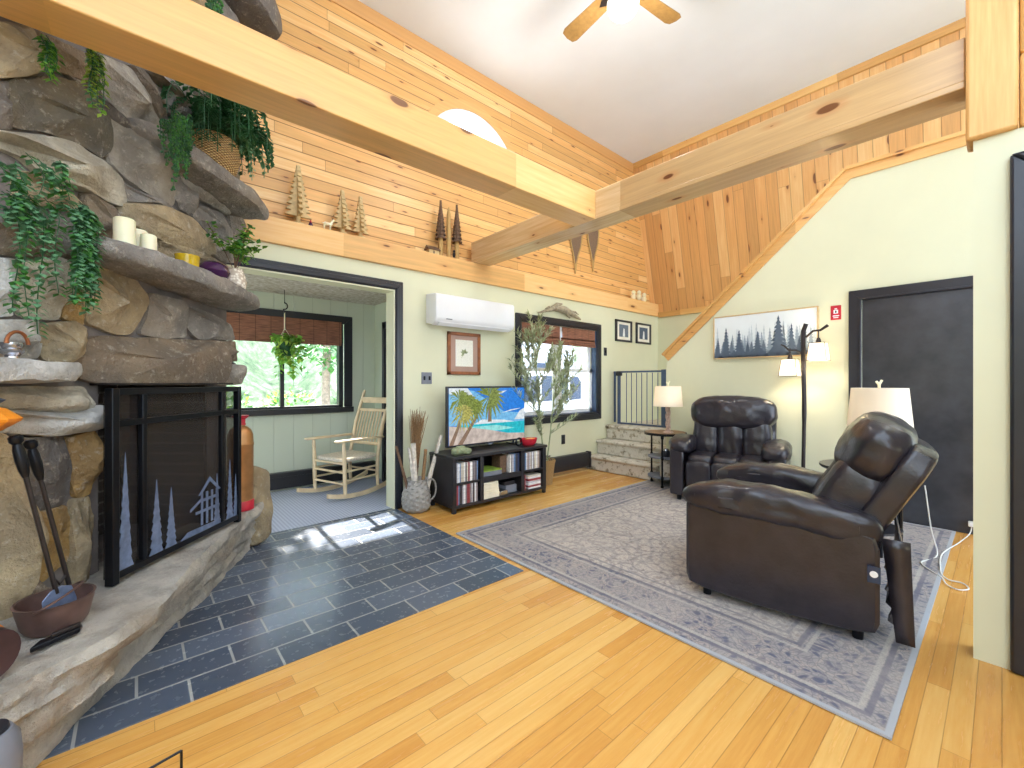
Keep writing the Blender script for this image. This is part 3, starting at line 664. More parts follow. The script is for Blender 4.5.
S = [ # colour, bulge, outline on the face (traced)
 ('t', .10, [(-14, 22), (22, 26), (30, 40), (33, 58), (28, 76), (-14, 78)]),
 ('m', .10, [(11, 80), (40, 77), (75, 81), (98, 100), (108, 118), (108, 150), (98, 158), (70, 140), (45, 132), (12, 128)]),
 ('d', .06, [(-14, 80), (8, 82), (9, 130), (-14, 128)]),
 ('b', .06, [(30, 28), (60, 42), (96, 60), (100, 70), (95, 84), (70, 76), (45, 68), (36, 55)]),
 ('l', .10, [(100, 55), (130, 70), (150, 95), (161, 115), (156, 140), (148, 142), (130, 125), (110, 105), (98, 86)]),
 ('d', .04, [(66, 74), (96, 88), (110, 106), (150, 142), (140, 142), (110, 118), (85, 90)]),
 ('p', .13, [(-14, 130), (40, 134), (75, 142), (100, 160), (121, 180), (121, 206), (100, 200), (60, 180), (35, 172), (25, 160), (-14, 142)]),
 ('l', .10, [(110, 116), (125, 121), (150, 142), (173, 165), (177, 182), (173, 206), (150, 195), (125, 178), (108, 162)]),
 ('t', .09, [(18, 171), (50, 180), (75, 195), (84, 206), (70, 212), (40, 207), (16, 200)]),
 ('b', .09, [(84, 193), (112, 206), (124, 222), (116, 238), (100, 246), (86, 246), (80, 222)]),
 ('t', .11, [(120, 203), (150, 205), (185, 220), (205, 240), (208, 254), (196, 256), (170, 247), (140, 234), (123, 222)]),
 ('g', .07, [(121, 183), (148, 195), (174, 211), (168, 216), (150, 205), (121, 201)]),
 ('g', .08, [(174, 180), (184, 188), (198, 203), (192, 217), (180, 208), (175, 197)]),
 ('l', .08, [(176, 158), (205, 180), (224, 205), (227, 216), (202, 202), (180, 182)]),
 ('g', .09, [(196, 205), (215, 213), (229, 233), (228, 244), (207, 232), (189, 216)]),
 ('l', .08, [(207, 233), (230, 247), (232, 263), (218, 259), (207, 251)]),
 ('t', .07, [(150, 240), (185, 249), (207, 258), (228, 268), (200, 268), (175, 262), (155, 254)]),
 ('g', .10, [(140, 70), (165, 74), (185, 87), (196, 105), (195, 124), (183, 121), (165, 112), (150, 92)]),
 ('b', .05, [(126, 64), (142, 72), (154, 95), (166, 114), (161, 120), (148, 98), (135, 80)]),
 ('l', .07, [(196, 106), (215, 118), (232, 150), (236, 190), (222, 180), (198, 140)]),
 ('g', .07, [(228, 200), (236, 205), (238, 240), (231, 236)]),
 # below the mantel
 ('b', .07, [(-14, 222), (30, 224), (60, 231), (82, 244), (94, 256), (80, 263), (55, 258), (10, 256), (-14, 252)]),
 ('t', .09, [(84, 268), (112, 266), (140, 283), (149, 300), (142, 318), (128, 334), (105, 331), (85, 323), (82, 298)]),
 ('g', .07, [(150, 293), (172, 300), (181, 308), (182, 336), (165, 339), (140, 333), (148, 318)]),
 ('g', .07, [(183, 304), (200, 310), (220, 318), (231, 325), (232, 340), (196, 339), (188, 330)]),
 ('b', .13, [(76, 345), (95, 336), (140, 338), (180, 340), (214, 341), (217, 365), (213, 383), (170, 385), (90, 383), (68, 374), (66, 360)]),
 ('b', .09, [(217, 341), (234, 342), (237, 361), (219, 363)]),
 ('l', .08, [(218, 364), (229, 365), (230, 384), (214, 385)]),
 ('d', .06, [(230, 361), (236, 366), (235, 383), (230, 382)]),
 ('p', .08, [(14, 262), (50, 257), (64, 270), (62, 300), (56, 319), (20, 317), (13, 290)]),
 ('o', .06, [(62, 262), (80, 266), (83, 300), (84, 325), (66, 320), (60, 316), (63, 300)]),
 ('w', .07, [(-14, 258), (10, 260), (12, 316), (-14, 318)]),
 ('w', .09, [(-14, 320), (35, 321), (41, 345), (38, 358), (-14, 360)]),
 ('t', .10, [(42, 325), (65, 321), (78, 335), (75, 350), (62, 366), (45, 361), (38, 350)]),
 ('p', .10, [(-14, 387), (76, 387), (86, 403), (82, 411), (40, 413), (-14, 410)]),
 ('w', .13, [(-14, 410), (60, 410), (95, 405), (101, 415), (98, 426), (80, 431), (50, 436), (-14, 432)]),
 ('t', .14, [(-14, 434), (8, 438), (14, 470), (20, 510), (26, 542), (19, 562), (23, 600), (15, 645), (-14, 660)]),
 ('d', .06, [(19, 438), (60, 436), (69, 470), (67, 500), (45, 513), (22, 512), (16, 470)]),
 ('o', .08, [(67, 438), (90, 432), (95, 445), (92, 470), (89, 493), (76, 497), (70, 480)]),
 ('o', .05, [(26, 516), (66, 504), (72, 530), (66, 560), (42, 582), (27, 562)]),
 ('t', .05, [(72, 501), (89, 495), (92, 520), (90, 560), (82, 595), (70, 592), (68, 560)]),
 ('b', .05, [(26, 570), (40, 586), (68, 592), (80, 600), (70, 625), (28, 640)]),
]
m = M(); prof = lambda T: [(1.03, -.06), (1.03, T*.1), (1.015, T*.4), (.985, T*.68), (.93, T*.86), (.84, T*.95), (.70, T*.99), (.55, T), (.4, T*1.01), (.22, T), (.05, T)]
for i, (t, T, pl) in enumerate(S):
    m.rock([onL(x, y, FL) for x, y in pl], FR, prof(T*.95), 60, .0115, 9, i, TN[t], .3)
# chimney above the beam
k = 50; z = 2.95
while z < 4.75:
    d = 1.0+U(0, .2); h = U(.2, .32)
    while d < 2.75:
        wd = U(.3, .55); e = min(d+wd, 2.93); k += 1
        q = [fp(d, FL, z), fp((d+e)/2, FL, z-.02), fp(e-.015, FL, z+.01), fp(e-.01, FL, z+h*.5), fp(e-.02, FL, z+h-.03), fp((d+e)/2, FL, z+h-.015), fp(d+.01, FL, z+h-.03), fp(d, FL, z+h*.5)]
        m.rock(q, FR, prof(U(.06, .11)), 28, .014, 8, k, TN[rnd.choice('lgtbd')]); d = e
    z += h
m.obj('field_stones', 'field_stone', fpl, smooth=50)
# stone slabs that stick out of the face
def slab(name, plan, z0, z1, tint, seed, tilt=0, amp=.016, N_=64, fr=6):
    """plan: (d, l) outline seen from above"""
    m = M(); T = z1-z0; dm = sum(p[0] for p in plan)/len(plan)
    m.rock([fp(d, l, z0+(d-dm)*tilt) for d, l in plan], (0, 0, 1), [(.05, 0), (.4, .0), (.75, .005), (.93, T*.12), (.99, T*.35), (1.0, T*.6), (.985, T*.85), (.95, T*.97), (.75, T), (.4, T), (.05, T)], N_, amp, fr, seed, tint)
    return m.obj(name, 'field_stone', fpl, smooth=50)
slab('mantel_shelf', [(1.70, -2.0), (1.72, -1.84), (1.82, -1.72), (2.05, -1.66), (2.35, -1.64), (2.62, -1.64), (2.84, -1.68), (2.98, -1.74), (2.97, -1.86), (2.93, -2.0)], 1.735, 1.83, TN['g'], 1, -.06)
slab('upper_shelf', [(2.12, -2.0), (2.14, -1.84), (2.30, -1.74), (2.6, -1.70), (2.85, -1.68), (3.05, -1.72), (3.04, -1.86), (2.93, -2.0)], 2.405, 2.50, TN['g'], 2, -.12)
slab('top_shelf', [(2.1, -2.0), (2.15, -1.8), (2.5, -1.66), (2.9, -1.62), (3.12, -1.66), (3.2, -1.78), (3.08, -1.9), (2.9, -2.0)], 3.70, 3.90, TN['d'], 3, .0)
slab('side_shelf', [(1.0, -2.0), (1.0, -1.78), (1.3, -1.74), (1.6, -1.73), (1.78, -1.78), (1.86, -1.86), (1.84, -2.0)], 1.225, 1.305, TN['w'], 4, 0, .014)
m = M(); fbox(m, 1.98, 2.8, FL-.1, FL+.11, 1.218, 1.228); m.obj('lintel_bar', 'bronze_metal', fpl)
# hearth: layered ledges
HT = [(.9, -1.42), (1.2, -1.45), (1.36, -1.44), (1.5, -1.40), (1.70, -1.41), (2.0, -1.52), (2.3, -1.63), (2.6, -1.71), (2.95, -1.79), (3.20, -1.85)]
HM = [(.9, -1.46), (1.2, -1.46), (1.4, -1.46), (1.58, -1.47), (1.66, -1.56), (1.95, -1.61), (2.3, -1.70), (2.6, -1.77), (2.95, -1.85), (3.18, -1.90)]
HB = [(.9, -1.52), (1.2, -1.51), (1.45, -1.54), (1.7, -1.61), (1.95, -1.66), (2.15, -1.69), (2.4, -1.735), (2.7, -1.81), (2.95, -1.88), (3.16, -1.93)]
def along(P, f):
    x = f*(len(P)-1); i = min(int(x), len(P)-2); return V(P[i]).lerp(V(P[i+1]), x-i)
m = M(); m.tint = col(188, 183, 174); vs = []; nf = 150
rowsH = [(0.0, HB, HM, 0), (.03, HB, HM, .0), (.06, HB, HM, .08), (.09, HB, HM, .2), (.105, HB, HM, .55), (.115, HB, HM, .75), (.14, HB, HM, .85), (.17, HB, HM, .92), (.2, HB, HM, 1), (.225, HM, HT, .0), (.24, HM, HT, .1), (.25, HM, HT, .5), (.258, HM, HT, .8), (.28, HM, HT, .95), (.305, HM, HT, 1.0), (.325, HM, HT, 1.0), (.338, HM, HT, .9)]
for zz, A_, B_, g in rowsH:
    for k in range(nf+1):
        f = k/nf; a = along(A_, f); b = along(B_, f); p = a.lerp(b, g); q = fp(p.x, p.y, zz)
        wv = noise.noise(V((q.x*3, q.y*3, zz*26)))*.030+noise.noise(V((q.x*9, q.y*9, zz*40+5)))*.016+noise.noise(q*30)*.006
        vs.append(q+FR*wv*(.4 if zz > .32 else 1)+V((0, 0, .012*noise.noise(V((q.x*4, q.y*4, 3+zz*4))))))
for g in (.06, .16, .3, .45, .62, .8, 1):
    for k in range(nf+1):
        f = k/nf; a = along(HT, f); q = fp(a.x, a.y+(-2.04-a.y)*g, .342); vs.append(q+V((0, 0, (.010*noise.noise(V((q.x*5, q.y*5, 1)))+.006*noise.noise(V((q.x*16, q.y*16, 1))))*(1-g*.6)-.004)))
nr = len(rowsH)+7
m.add(vs, [(i*(nf+1)+k, i*(nf+1)+k+1, (i+1)*(nf+1)+k+1, (i+1)*(nf+1)+k) for i in range(nr-1) for k in range(nf)]); m.tint = None
m.obj('hearth', 'field_stone', fpl, smooth=50)
m = M(); q = [(2.16, 0), (1.93, 0), (1.87, .02), (1.865, .25), (1.885, .45), (1.90, .56), (1.97, .60), (2.07, .57), (2.16, .5)]
m.rock([fp(3.26, -l, z) for l, z in q], -FD, [(.9, -.1), (1, -.04), (1, .04), (.95, .08), (.8, .1), (.4, .105), (.05, .105)], 44, .014, 9, 11, TN['t'])
m.rock([fp(3.12, -l, z) for l, z in [(2.05, .33), (1.93, .31), (1.86, .36), (1.87, .47), (1.95, .50), (2.05, .47)]], -FD, [(.9, -.05), (1, .0), (.95, .04), (.8, .06), (.4, .065), (.05, .066)], 30, .01, 9, 12, TN['t'])
m.obj('end_stone', 'field_stone', fpl, smooth=50)
HZ = .345
# fire screen
SL = -1.745
t = thing('fireplace_screen', 'black steel fireplace screen with cut out pine trees and a cabin', 'fireplace screen', fp(2.3, SL, HZ))
da, db, zt = 1.855, 2.74, 1.205
def sbar(m, d0, d1, z0, z1, th=.014, l=SL): return fbox(m, d0, d1, l-th, l+th, z0, z1)
m = M(); sbar(m, da, da+.035, HZ, zt, .018); sbar(m, db-.028, db, HZ, zt, .018); sbar(m, da, db, zt-.03, zt); sbar(m, da, db, HZ+.02, HZ+.05)
sbar(m, 2.015, 2.04, HZ+.05, zt-.03, .012); sbar(m, 2.565, 2.59, HZ+.05, zt-.03, .012); sbar(m, da, db, 1.035, 1.062, .012)
m.obj('frame', 'black_metal', t, bevel=.003)
m = M(); fbox(m, da, db, SL-.022, SL-.019, HZ+.03, zt-.02); m.obj('mesh_panel', 'wire_mesh', t)
def sil(d0, z0, w_, h, n, l=SL+.004):
    L, Rr = [], []
    for i in range(n):
        f0, f1 = i/n, (i+.75)/n; a = w_/2*(1-f0); b = w_/2*(1-f1)*.72
        L += [(d0-a, z0+h*f0), (d0-b, z0+h*f1)]; Rr += [(d0+a*U(.85, 1), z0+h*f0), (d0+b, z0+h*f1)]
    return [fp(d, l, z) for d, z in L+[(d0, z0+h)]+Rr[::-1]]
for d0, z0, w_, h in ((1.93, HZ+.05, .085, .52), (2.10, HZ+.05, .085, .36), (2.19, HZ+.05, .075, .30), (2.645, HZ+.05, .07, .36), (2.70, HZ+.05, .05, .26), (2.53, HZ+.05, .06, .30)):
    M().prism(sil(d0, z0, w_, h, 9), FR*.003).obj('pine_cutout', 'cut_steel', t, smooth=0)
m = M()
pr = lambda ps: m.prism([fp(d, SL+.004, z) for d, z in ps], FR*.003)
pr([(2.36, .50), (2.55, .50), (2.55, .515), (2.36, .515)]); pr([(2.38, .60), (2.47, .69), (2.56, .60), (2.54, .60), (2.47, .665), (2.40, .60)])
for q in (2.40, 2.44, 2.48, 2.52): pr([(q, .43), (q+.015, .43), (q+.015, .61), (q, .61)])
pr([(2.32, .54), (2.40, .58), (2.40, .565), (2.32, .525)]); pr([(2.40, .56), (2.54, .56), (2.54, .575), (2.40, .575)]); pr([(2.25, HZ+.05), (2.56, HZ+.05), (2.56, HZ+.075), (2.3, HZ+.08)])
m.obj('cabin_cutout', 'cut_steel', t, smooth=0)
# antique extinguisher
c = fp(3.0, -1.90, HZ)
t = thing('fire_extinguisher', 'old brass fire extinguisher with red collar at the end of the hearth', 'fire extinguisher', c)
M().lathe([(.0, .05), (.078, .05), (.080, .2), (.080, .44), (.083, .45), (.083, .46), (.080, .47), (.078, .52), (.066, .555), (.045, .575), (.03, .58), (.03, .6), (0, .6)], c).obj('tank', 'brass', t)
M().lathe([(0, 0), (.084, 0), (.084, .06), (.080, .065), (0, .065)], c).obj('base_band', 'red_paint', t)
M().lathe([(0, .59), (.036, .59), (.03, .605), (.032, .63), (.05, .645), (.052, .655), (0, .66)], c).obj('collar', 'red_paint', t)
MZ = lambda d: 1.832+.06*(2.398-d)
# things on the mantel
for i, (px, lt, r, h, lab) in enumerate(((124.5, -1.80, .040, .134, 'tall cream candle, leftmost of the three on the stone mantel'), (138.5, -1.85, .036, .135, 'cream candle half hidden between the two others on the mantel'), (148.5, -1.80, .033, .112, 'shorter cream candle on the right of the three on the stone mantel'))):
    d = lt*FPX/(px-512); c = fp(d, lt, MZ(d))
    t = thing('pillar_candle', lab, 'candle', c, 0, 'cream pillar candles')
    M().lathe([(0, 0), (r, 0), (r+.001, .01), (r, h-.006), (r-.006, h), (r*.5, h-.012), (0, h-.014)], c).obj('wax_body', 'wax', t)
    M().tube([c+V((0, 0, h-.015)), c+V((.002, 0, h-.002))], .0015, 5).obj('wick', 'black_metal', t)
c = fp(2.34, -1.77, MZ(2.34)); tag(M().lathe([(0, 0), (.04, 0), (.05, .01), (.054, .06), (.058, .085), (.052, .085), (.046, .02), (0, .015)], c).obj('glass_cup', 'yellow_glass', loc=c), 'small amber yellow glass candle cup on the mantel', 'cup')
c = fp(2.54, -1.77, MZ(2.54)); tag(M().lathe([(0, 0), (.04, 0), (.075, .03), (.088, .06), (.075, .095), (.04, .118), (.025, .12), (.02, .115), (0, .112)], c, 28).obj('glass_vase', 'purple_glass', loc=c), 'squat dark purple glass vase on the mantel', 'vase')
def foliage(t, name, mt, fn, n, L, W, droop=.3):
    m = M(); mats = mt if isinstance(mt, (list, tuple)) else [mt]
    for i in range(n):
        p, d = fn(i); m.cur = rnd.randrange(len(mats)); m.leaf(p, d, L*U(.7, 1.2), W*U(.7, 1.2), droop)
    return m.obj(name, mats, t, smooth=0)
c = fp(2.74, -1.77, MZ(2.74))
t = thing('potted_vine', 'small green leafy plant in a speckled cream vase on the mantel end', 'plant', c)
M().lathe([(0, 0), (.05, 0), (.062, .03), (.066, .06), (.058, .10), (.045, .13), (.05, .14), (.042, .14), (.036, .1), (0, .09)], c).obj('vase', 'speckle_ceramic', t)
tips = []
for k in range(9):
    a = U(0, 2*PI); r = U(.05, .15); tips.append([c+V((0, 0, .12)), c+V((math.cos(a)*r*.4, math.sin(a)*r*.4, .25)), c+V((math.cos(a)*r, math.sin(a)*r, U(.22, .42)))])
m = M(); [m.tube(p, .002, 5) for p in tips]; m.obj('stem', 'twig', t)
def fnv(i):
    p = rnd.choice(tips); f = U(.1, 1); q = p[1].lerp(p[2], f)+V((U(-1, 1), U(-1, 1), U(-1, 1)))*.028
    return q, V((U(-1, 1), U(-1, 1), U(-.5, .5)))
foliage(t, 'leaves', ['leaf_bright', 'leaf_green', 'leaf_bright'], fnv, 300, .038, .032)
# fern in a basket on the upper stone shelf
c = fp(2.62, -1.83, 2.475)
t = thing('potted_fern', 'dark green fern in a round wicker basket on the upper stone shelf', 'plant', c)
M().lathe([(0, 0), (.085, 0), (.125, .06), (.145, .13), (.138, .2), (.125, .235), (.115, .23), (.115, .1), (0, .08)], c, 30).obj('basket', 'wicker', t)
m = M(); mm = ['leaf_dark', 'leaf_blue', 'leaf_dark']
for k in range(90):
    a = U(0, 2*PI); reach = U(.14, .34); up0 = U(.12, .34); pts = []
    for s in range(9):
        f = s/8; rr = reach*math.sin(f*PI*.55)/math.sin(PI*.55); pts.append(c+V((math.cos(a)*rr, math.sin(a)*rr, .2+up0*math.sin(f*PI*.8)*1.1-f*f*U(.1, .2)*1.2)))
    m.cur = k % 3; m.tube(pts, .0025, 4)
    for s in range(1, 9):
        dr = (pts[s]-pts[s-1]).normalized(); sd = dr.cross(V((0, 0, 1))).normalized()
        for g in (0, .5):
            p = pts[s-1].lerp(pts[s], g); L = .062*math.sin(PI*min(1, (s+g)/9.3))+.012
            for sg in (-1, 1): m.leaf(p, sd*sg+dr*.6+V((0, 0, -.1)), L, .026, .1)
m.obj('fronds', mm, t, smooth=0)
# hanging strands
def strands(name, label, cat, tops, mt, step, L, W, lay='pair', loc=None):
    """tops: (point, length, sway direction)"""
    loc = tops[0][0]; t = thing(name, label, cat, loc); st = M(); lf = M(); mats = mt if isinstance(mt, list) else [mt]
    for p, ln, out in tops:
        n = max(3, int(ln/step)); pts = []; ph = U(0, 6)
        for i in range(n+1):
            f = i/n; ov = min(1, i*step/.07); pts.append(p+FR*(out*ov)+FD*(.012*math.sin(f*5+ph))+V((0, 0, .02*math.sin(ov*PI/2)-f*ln)))
        st.tube(pts, .0018, 4)
        for i in range(1, n+1):
            lf.cur = rnd.randrange(len(mats)); a = U(0, 6.28)
            if lay == 'bead': lf.ball(pts[i]+V((U(-1, 1), U(-1, 1), U(-1, 1)))*.010, W, 5)
            else:
                for s in (0, PI): lf.leaf(pts[i], V((math.cos(a+s), math.sin(a+s), -.35)), L*U(.75, 1.2), W*U(.8, 1.2), .2)
    st.obj('stems', 'leaf_dark', t); lf.obj('leaves', mats, t, smooth=40 if lay == 'bead' else 0)
    return t
tops = []
for k in range(13): tops.append((onL(62+rnd.random()*22, 205+U(-8, 8), -1.80), U(.32, .50), .04+U(0, .03)))
for k in range(22): tops.append((onL(U(-12, 60), 178+U(-24, 24), -1.80), U(.08, .20), .04))
for px, ln in ((14, .42), (27, .5), (45, .36), (2, .4)): tops.append((onL(px, 205, -1.80), ln, .05))
strands('trailing_eucalyptus', 'trailing grey green eucalyptus hanging over the stones at the left edge', 'plant', tops, ['leaf_blue', 'leaf_green', 'leaf_blue'], .016, .034, .023)
tops = [(onL(U(172, 190), U(112, 124), -1.74), U(.16, .42), .01) for k in range(22)]+[(onL(U(160, 172), U(116, 130), -1.74), U(.08, .2), .01) for k in range(8)]
strands('trailing_bead_plant', 'bead leaved green plant trailing over the upper stone shelf beside the fern', 'plant', tops, ['leaf_green', 'leaf_dark'], .0085, 0, .0062, 'bead')
tops = [(onL(U(205, 218), U(-22, -8), -1.66), U(.16, .26), .01) for k in range(14)]
strands('trailing_bead_plant', 'bead leaved green plant trailing over the topmost stone shelf above the long beam', 'plant', tops, ['leaf_green', 'leaf_dark'], .011, 0, .009, 'bead')
tops = [(onL(U(86, 98), U(44, 54), -1.80), U(.16, .30), .02) for k in range(10)]
strands('trailing_ivy', 'yellow edged ivy hanging under the long beam, longer of the two', 'plant', tops, ['leaf_lime', 'leaf_bright', 'leaf_blue'], .022, .03, .016)
tops = [(onL(U(38, 50), U(34, 42), -1.80), U(.10, .19), .02) for k in range(8)]
strands('trailing_ivy', 'green ivy hanging at the upper left under the beam, shorter of the two', 'plant', tops, ['leaf_bright', 'leaf_green'], .022, .03, .016)
# left side of the hearth
c = fp(1.57, -1.83, 1.306); t = thing('chamber_candlestick', 'silver candlestick with ring handle on the left stone ledge', 'candlestick', c)
M().lathe([(0, 0), (.055, 0), (.058, .006), (.02, .012), (.018, .02), (.032, .035), (.034, .045), (.026, .05), (.03, .06), (.03, .07), (0, .07)], c).obj('body', 'silver', t)
m = M(); m.tube([c+FR*.02+V((0, 0, .065+.0))+V((0, 0, .045*math.sin(a)))+FD*(.035*math.cos(a)-.0) for a in [PI*k/10 for k in range(11)]], .006, 8); m.obj('ring_handle', 'copper', t)
c = fp(1.462, -1.80, 1.05); t = thing('copper_lantern', 'orange copper piece sticking in at the left edge beside the shovel handles', 'lantern', c)
M().lathe([(0, -.02), (.03, -.02), (.035, .01), (.085, .045), (.09, .055), (.05, .09), (.02, .10), (0, .10)], c, 8).obj('body', 'orange_glaze', t, smooth=20)
M().lathe([(0, .095), (.022, .095), (.05, .12), (.02, .135), (.008, .17), (0, .17)], c, 8).obj('cap', 'gate_metal', t, smooth=20)
# pot with shovel and poker
pc = fp(1.56, -1.66, HZ)
t = thing('copper_pot', 'dark copper pot with a swing handle holding the fire shovel', 'pot', pc)
M().lathe([(0, 0), (.075, 0), (.088, .02), (.102, .085), (.104, .10), (.108, .105), (.100, .105), (.096, .08), (.082, .02), (0, .015)], pc, 28).obj('bowl', 'pot_copper', t)
m = M(); m.tube([pc+V((0, 0, .10))+FR*(-.10*math.cos(a))*.4+FD*(.11*math.cos(a))+V((0, 0, .035*math.sin(a)))+FR*(.07*math.sin(a)) for a in [PI*k/12 for k in range(13)]], .004, 6); m.obj('bail_handle', 'pot_copper', t)
def tool(name, label, p0, p1, blade):
    t = thing(name, label, 'fire tool', p1); d = (p1-p0).normalized()
    M().tube([p0+d*.13, p1], .0075, 8).obj('rod', 'bronze_metal', t)
    M().tube([p0-d*.004, p0+d*.004, p0+d*.02, p0+d*.03, p0+d*.05, p0+d*.09, p0+d*.125, p0+d*.15], [.012, .019, .019, .012, .016, .017, .014, .009], 12).obj('handle', 'black_metal', t)
    m = M(); up = FR; sd = d.cross(up).normalized(); up = sd.cross(d)
    if blade:
        pr = [(-.02, -.02), (-.052, .0), (-.058, .05), (-.05, .10), (0, .115), (.05, .10), (.058, .05), (.052, 0), (.02, -.02)]
        m.prism([p1+sd*a+d*b for a, b in pr], up*.004); m.obj('blade', 'cut_steel', t, bevel=.003)
    else:
        m.tube([p1, p1+d*.04, p1+d*.07], [.008, .007, .002], 8); m.tube([p1-d*.02, p1+sd*.03, p1+sd*.04-d*.03], [.006, .005, .002], 6); m.obj('hook', 'bronze_metal', t)
tool('fire_shovel', 'long fire shovel with black handle leaning in the copper pot', onL(15, 436, -1.74), fp(1.575, -1.672, .455), True)
tool('fire_poker', 'fire poker with black handle leaning behind the shovel', onL(30, 441, -1.76), fp(1.66, -1.72, .47), False)
c = fp(1.47, -1.555, HZ+.002); t = thing('black_iron_tool', 'small black iron latch tool lying on the hearth', 'tool', c)
q = lambda a, b, z: c+FD*(a*.8+b*.6)+FR*(a*.3-b*.5)+V((0, 0, z))
M().prism([q(-.08, -.02, 0), q(.07, -.02, 0), q(.075, .02, 0), q(-.06, .03, 0)], (0, 0, .018)).obj('body', 'black_metal', t, bevel=.004)
M().prism([q(-.02, -.012, .018), q(.07, -.01, .018), q(.07, .012, .018), q(-.02, .012, .018)], (0, 0, .014)).obj('lever', 'bronze_metal', t, bevel=.003)
c = fp(1.25, -1.62, HZ); t = thing('banded_keg', 'dark round keg with orange bands cut off by the left edge', 'keg', c)
rm = Matrix.Translation(c+V((0, 0, .085))) @ rot('Z', -YAW+PI/2) @ rot('X', PI/2)
M().lathe([(0, -.11), (.07, -.11), (.083, -.05), (.086, 0), (.083, .05), (.07, .11), (0, .11)], mat=rm).obj('body', 'dark_keg', t)
for z in (-.04, .0, .04): M().lathe([(.08, z-.012), (.089, z-.008), (.091, z), (.089, z+.008), (.08, z+.012)], mat=rm).obj('band', 'orange_glaze', t)
# cut-off things at the bottom of the frame
c = fp(1.10, -1.355, 0); t = thing('grey_bin', 'rounded grey bin with dark lid cut off by the lower left corner', 'bin', c)
M().lathe([(0, 0), (.055, 0), (.06, .01), (.068, .25), (.064, .30), (.05, .325), (.02, .33), (0, .33)], c, 20).obj('body', 'grey_plastic', t)
M().lathe([(0, .328), (.045, .327), (.043, .335), (0, .337)], c, 20).obj('lid', 'black_trim', t)
c = fp(1.2, -.93, 0); t = thing('wire_rack', 'thin black wire rack standing on the floor at the bottom edge', 'rack', c)
A, B, D_, E_ = fp(1.2, -.925, .20), fp(1.12, -.985, .20), fp(1.05, -.78, .2), fp(.97, -.84, .2); dn = V((0, 0, -.197))
for P, Q in ((A, B), (D_, E_)): M().tube([P, Q], .0035, 6).obj('top_rail', 'black_metal', t)
for P in (A, B, D_, E_): M().tube([P, P+dn], .0035, 6).obj('leg', 'black_metal', t)
for P, Q in ((A, D_), (B, E_)): M().tube([P+dn*.6, Q+dn*.6], .003, 6).obj('lower_rail', 'black_metal', t)
# ------------------------------------------------------------------ carvings on the ledge
LY = 3.925
def carved_tree(label, x, h, n, w_, mt, trunk=.12, group=None, dark=False):
    t = thing('carved_tree', label, 'carving', (x, LY, BZ0), 0, group)
    m = M()
    if dark:
        m.lathe([(0, 0), (.026, 0), (.024, h*.3), (.018, h*.7), (.006, h*.96), (0, h)], (x, LY, BZ0), 10); m.obj('trunk', 'carved_trunk', t)
        m = M(); z0 = h*.36
        for i in range(9):
            f = i/9; z = BZ0+z0+(h*.98-z0)*f; r = w_/2*(1-f)**.8+.006
            m.lathe([(.012, 0), (r, -.03), (r*.95, -.018), (.012, .05)], (x, LY, z), 9)
        m.obj('boughs', 'carved_dark', t, smooth=20)
        return t
    m.lathe([(0, 0), (.045, 0), (.045, .012), (.02, .016), (.018, h*trunk+.02), (0, h*trunk+.02)], (x, LY, BZ0), 10); m.obj('trunk', mt, t)
    m = M(); L = []; Rr = []
    for i in range(n):
        f0 = i/n; a = w_/2*(1-f0)**.9+.006; z = h*trunk+(h*(1-trunk))*f0; dz = h*(1-trunk)/n
        L += [(x-a, z), (x-a*.93, z+dz*.14), (x-a*.52, z+dz*.92)]; Rr += [(x+a, z), (x+a*.93, z+dz*.14), (x+a*.52, z+dz*.92)]
    pl = [(a, LY-.014, BZ0+z) for a, z in L+[(x, h)]+Rr[::-1]]; m.prism(pl, (0, .028, 0))
    rr = Matrix.Translation(V((x, LY, 0))) @ rot('Z', PI/2) @ Matrix.Translation(V((-x, -LY, 0)))
    m.prism(pl, (0, .028, 0), rr); m.obj('boughs', mt, t, smooth=0)
    return t
carved_tree('tall pale carved wooden fir, tallest of the three by the deer', 1.03, .50, 9, .20, 'carved_wood', .14, 'pale carved firs')
carved_tree('pale carved wooden fir just right of the little deer', 1.40, .40, 8, .16, 'carved_wood', .14, 'pale carved firs')
carved_tree('pale carved wooden fir, rightmost of the three by the deer', 1.565, .39, 8, .14, 'carved_wood', .14, 'pale carved firs')
carved_tree('left dark barked carved pine beside the cross beam', 2.43, .60, 0, .11, '', 0, 'dark carved pines', True)
carved_tree('right dark barked carved pine beside the cross beam', 2.635, .61, 0, .11, '', 0, 'dark carved pines', True)
t = thing('carved_post', 'bare carved trunk between the two dark carved pines', 'carving', (2.53, LY, BZ0)); M().lathe([(0, 0), (.026, 0), (.024, .4), (.02, .48), (.006, .55), (0, .55)], (2.53, LY, BZ0), 9).obj('trunk', 'carved_trunk', t)
t = thing('wooden_cabin', 'tiny wooden log cabin at the foot of the dark carved pines', 'carving', (2.33, LY, BZ0))
M().bb(2.27, 2.39, LY-.035, LY+.035, BZ0, BZ0+.05).obj('log_wall', 'carved_wood', t)
M().prism([(2.255, LY-.05, BZ0+.045), (2.255, LY+.05, BZ0+.045), (2.255, LY, BZ0+.09)], (.15, 0, 0)).obj('roof', 'carved_dark', t, smooth=0)
M().bb(2.32, 2.335, LY-.038, LY-.03, BZ0, BZ0+.035).obj('door', 'carved_dark', t)
t = thing('carved_bear', 'tiny dark carved bear in front of the dark carved pines', 'carving', (2.575, LY-.02, BZ0)); m = M()
m.cushion((2.575, LY-.035, BZ0+.04), (.03, .025, .06), 2.5, 6); m.ball((2.573, LY-.04, BZ0+.078), .014, 8); m.obj('body', 'black_metal', t)
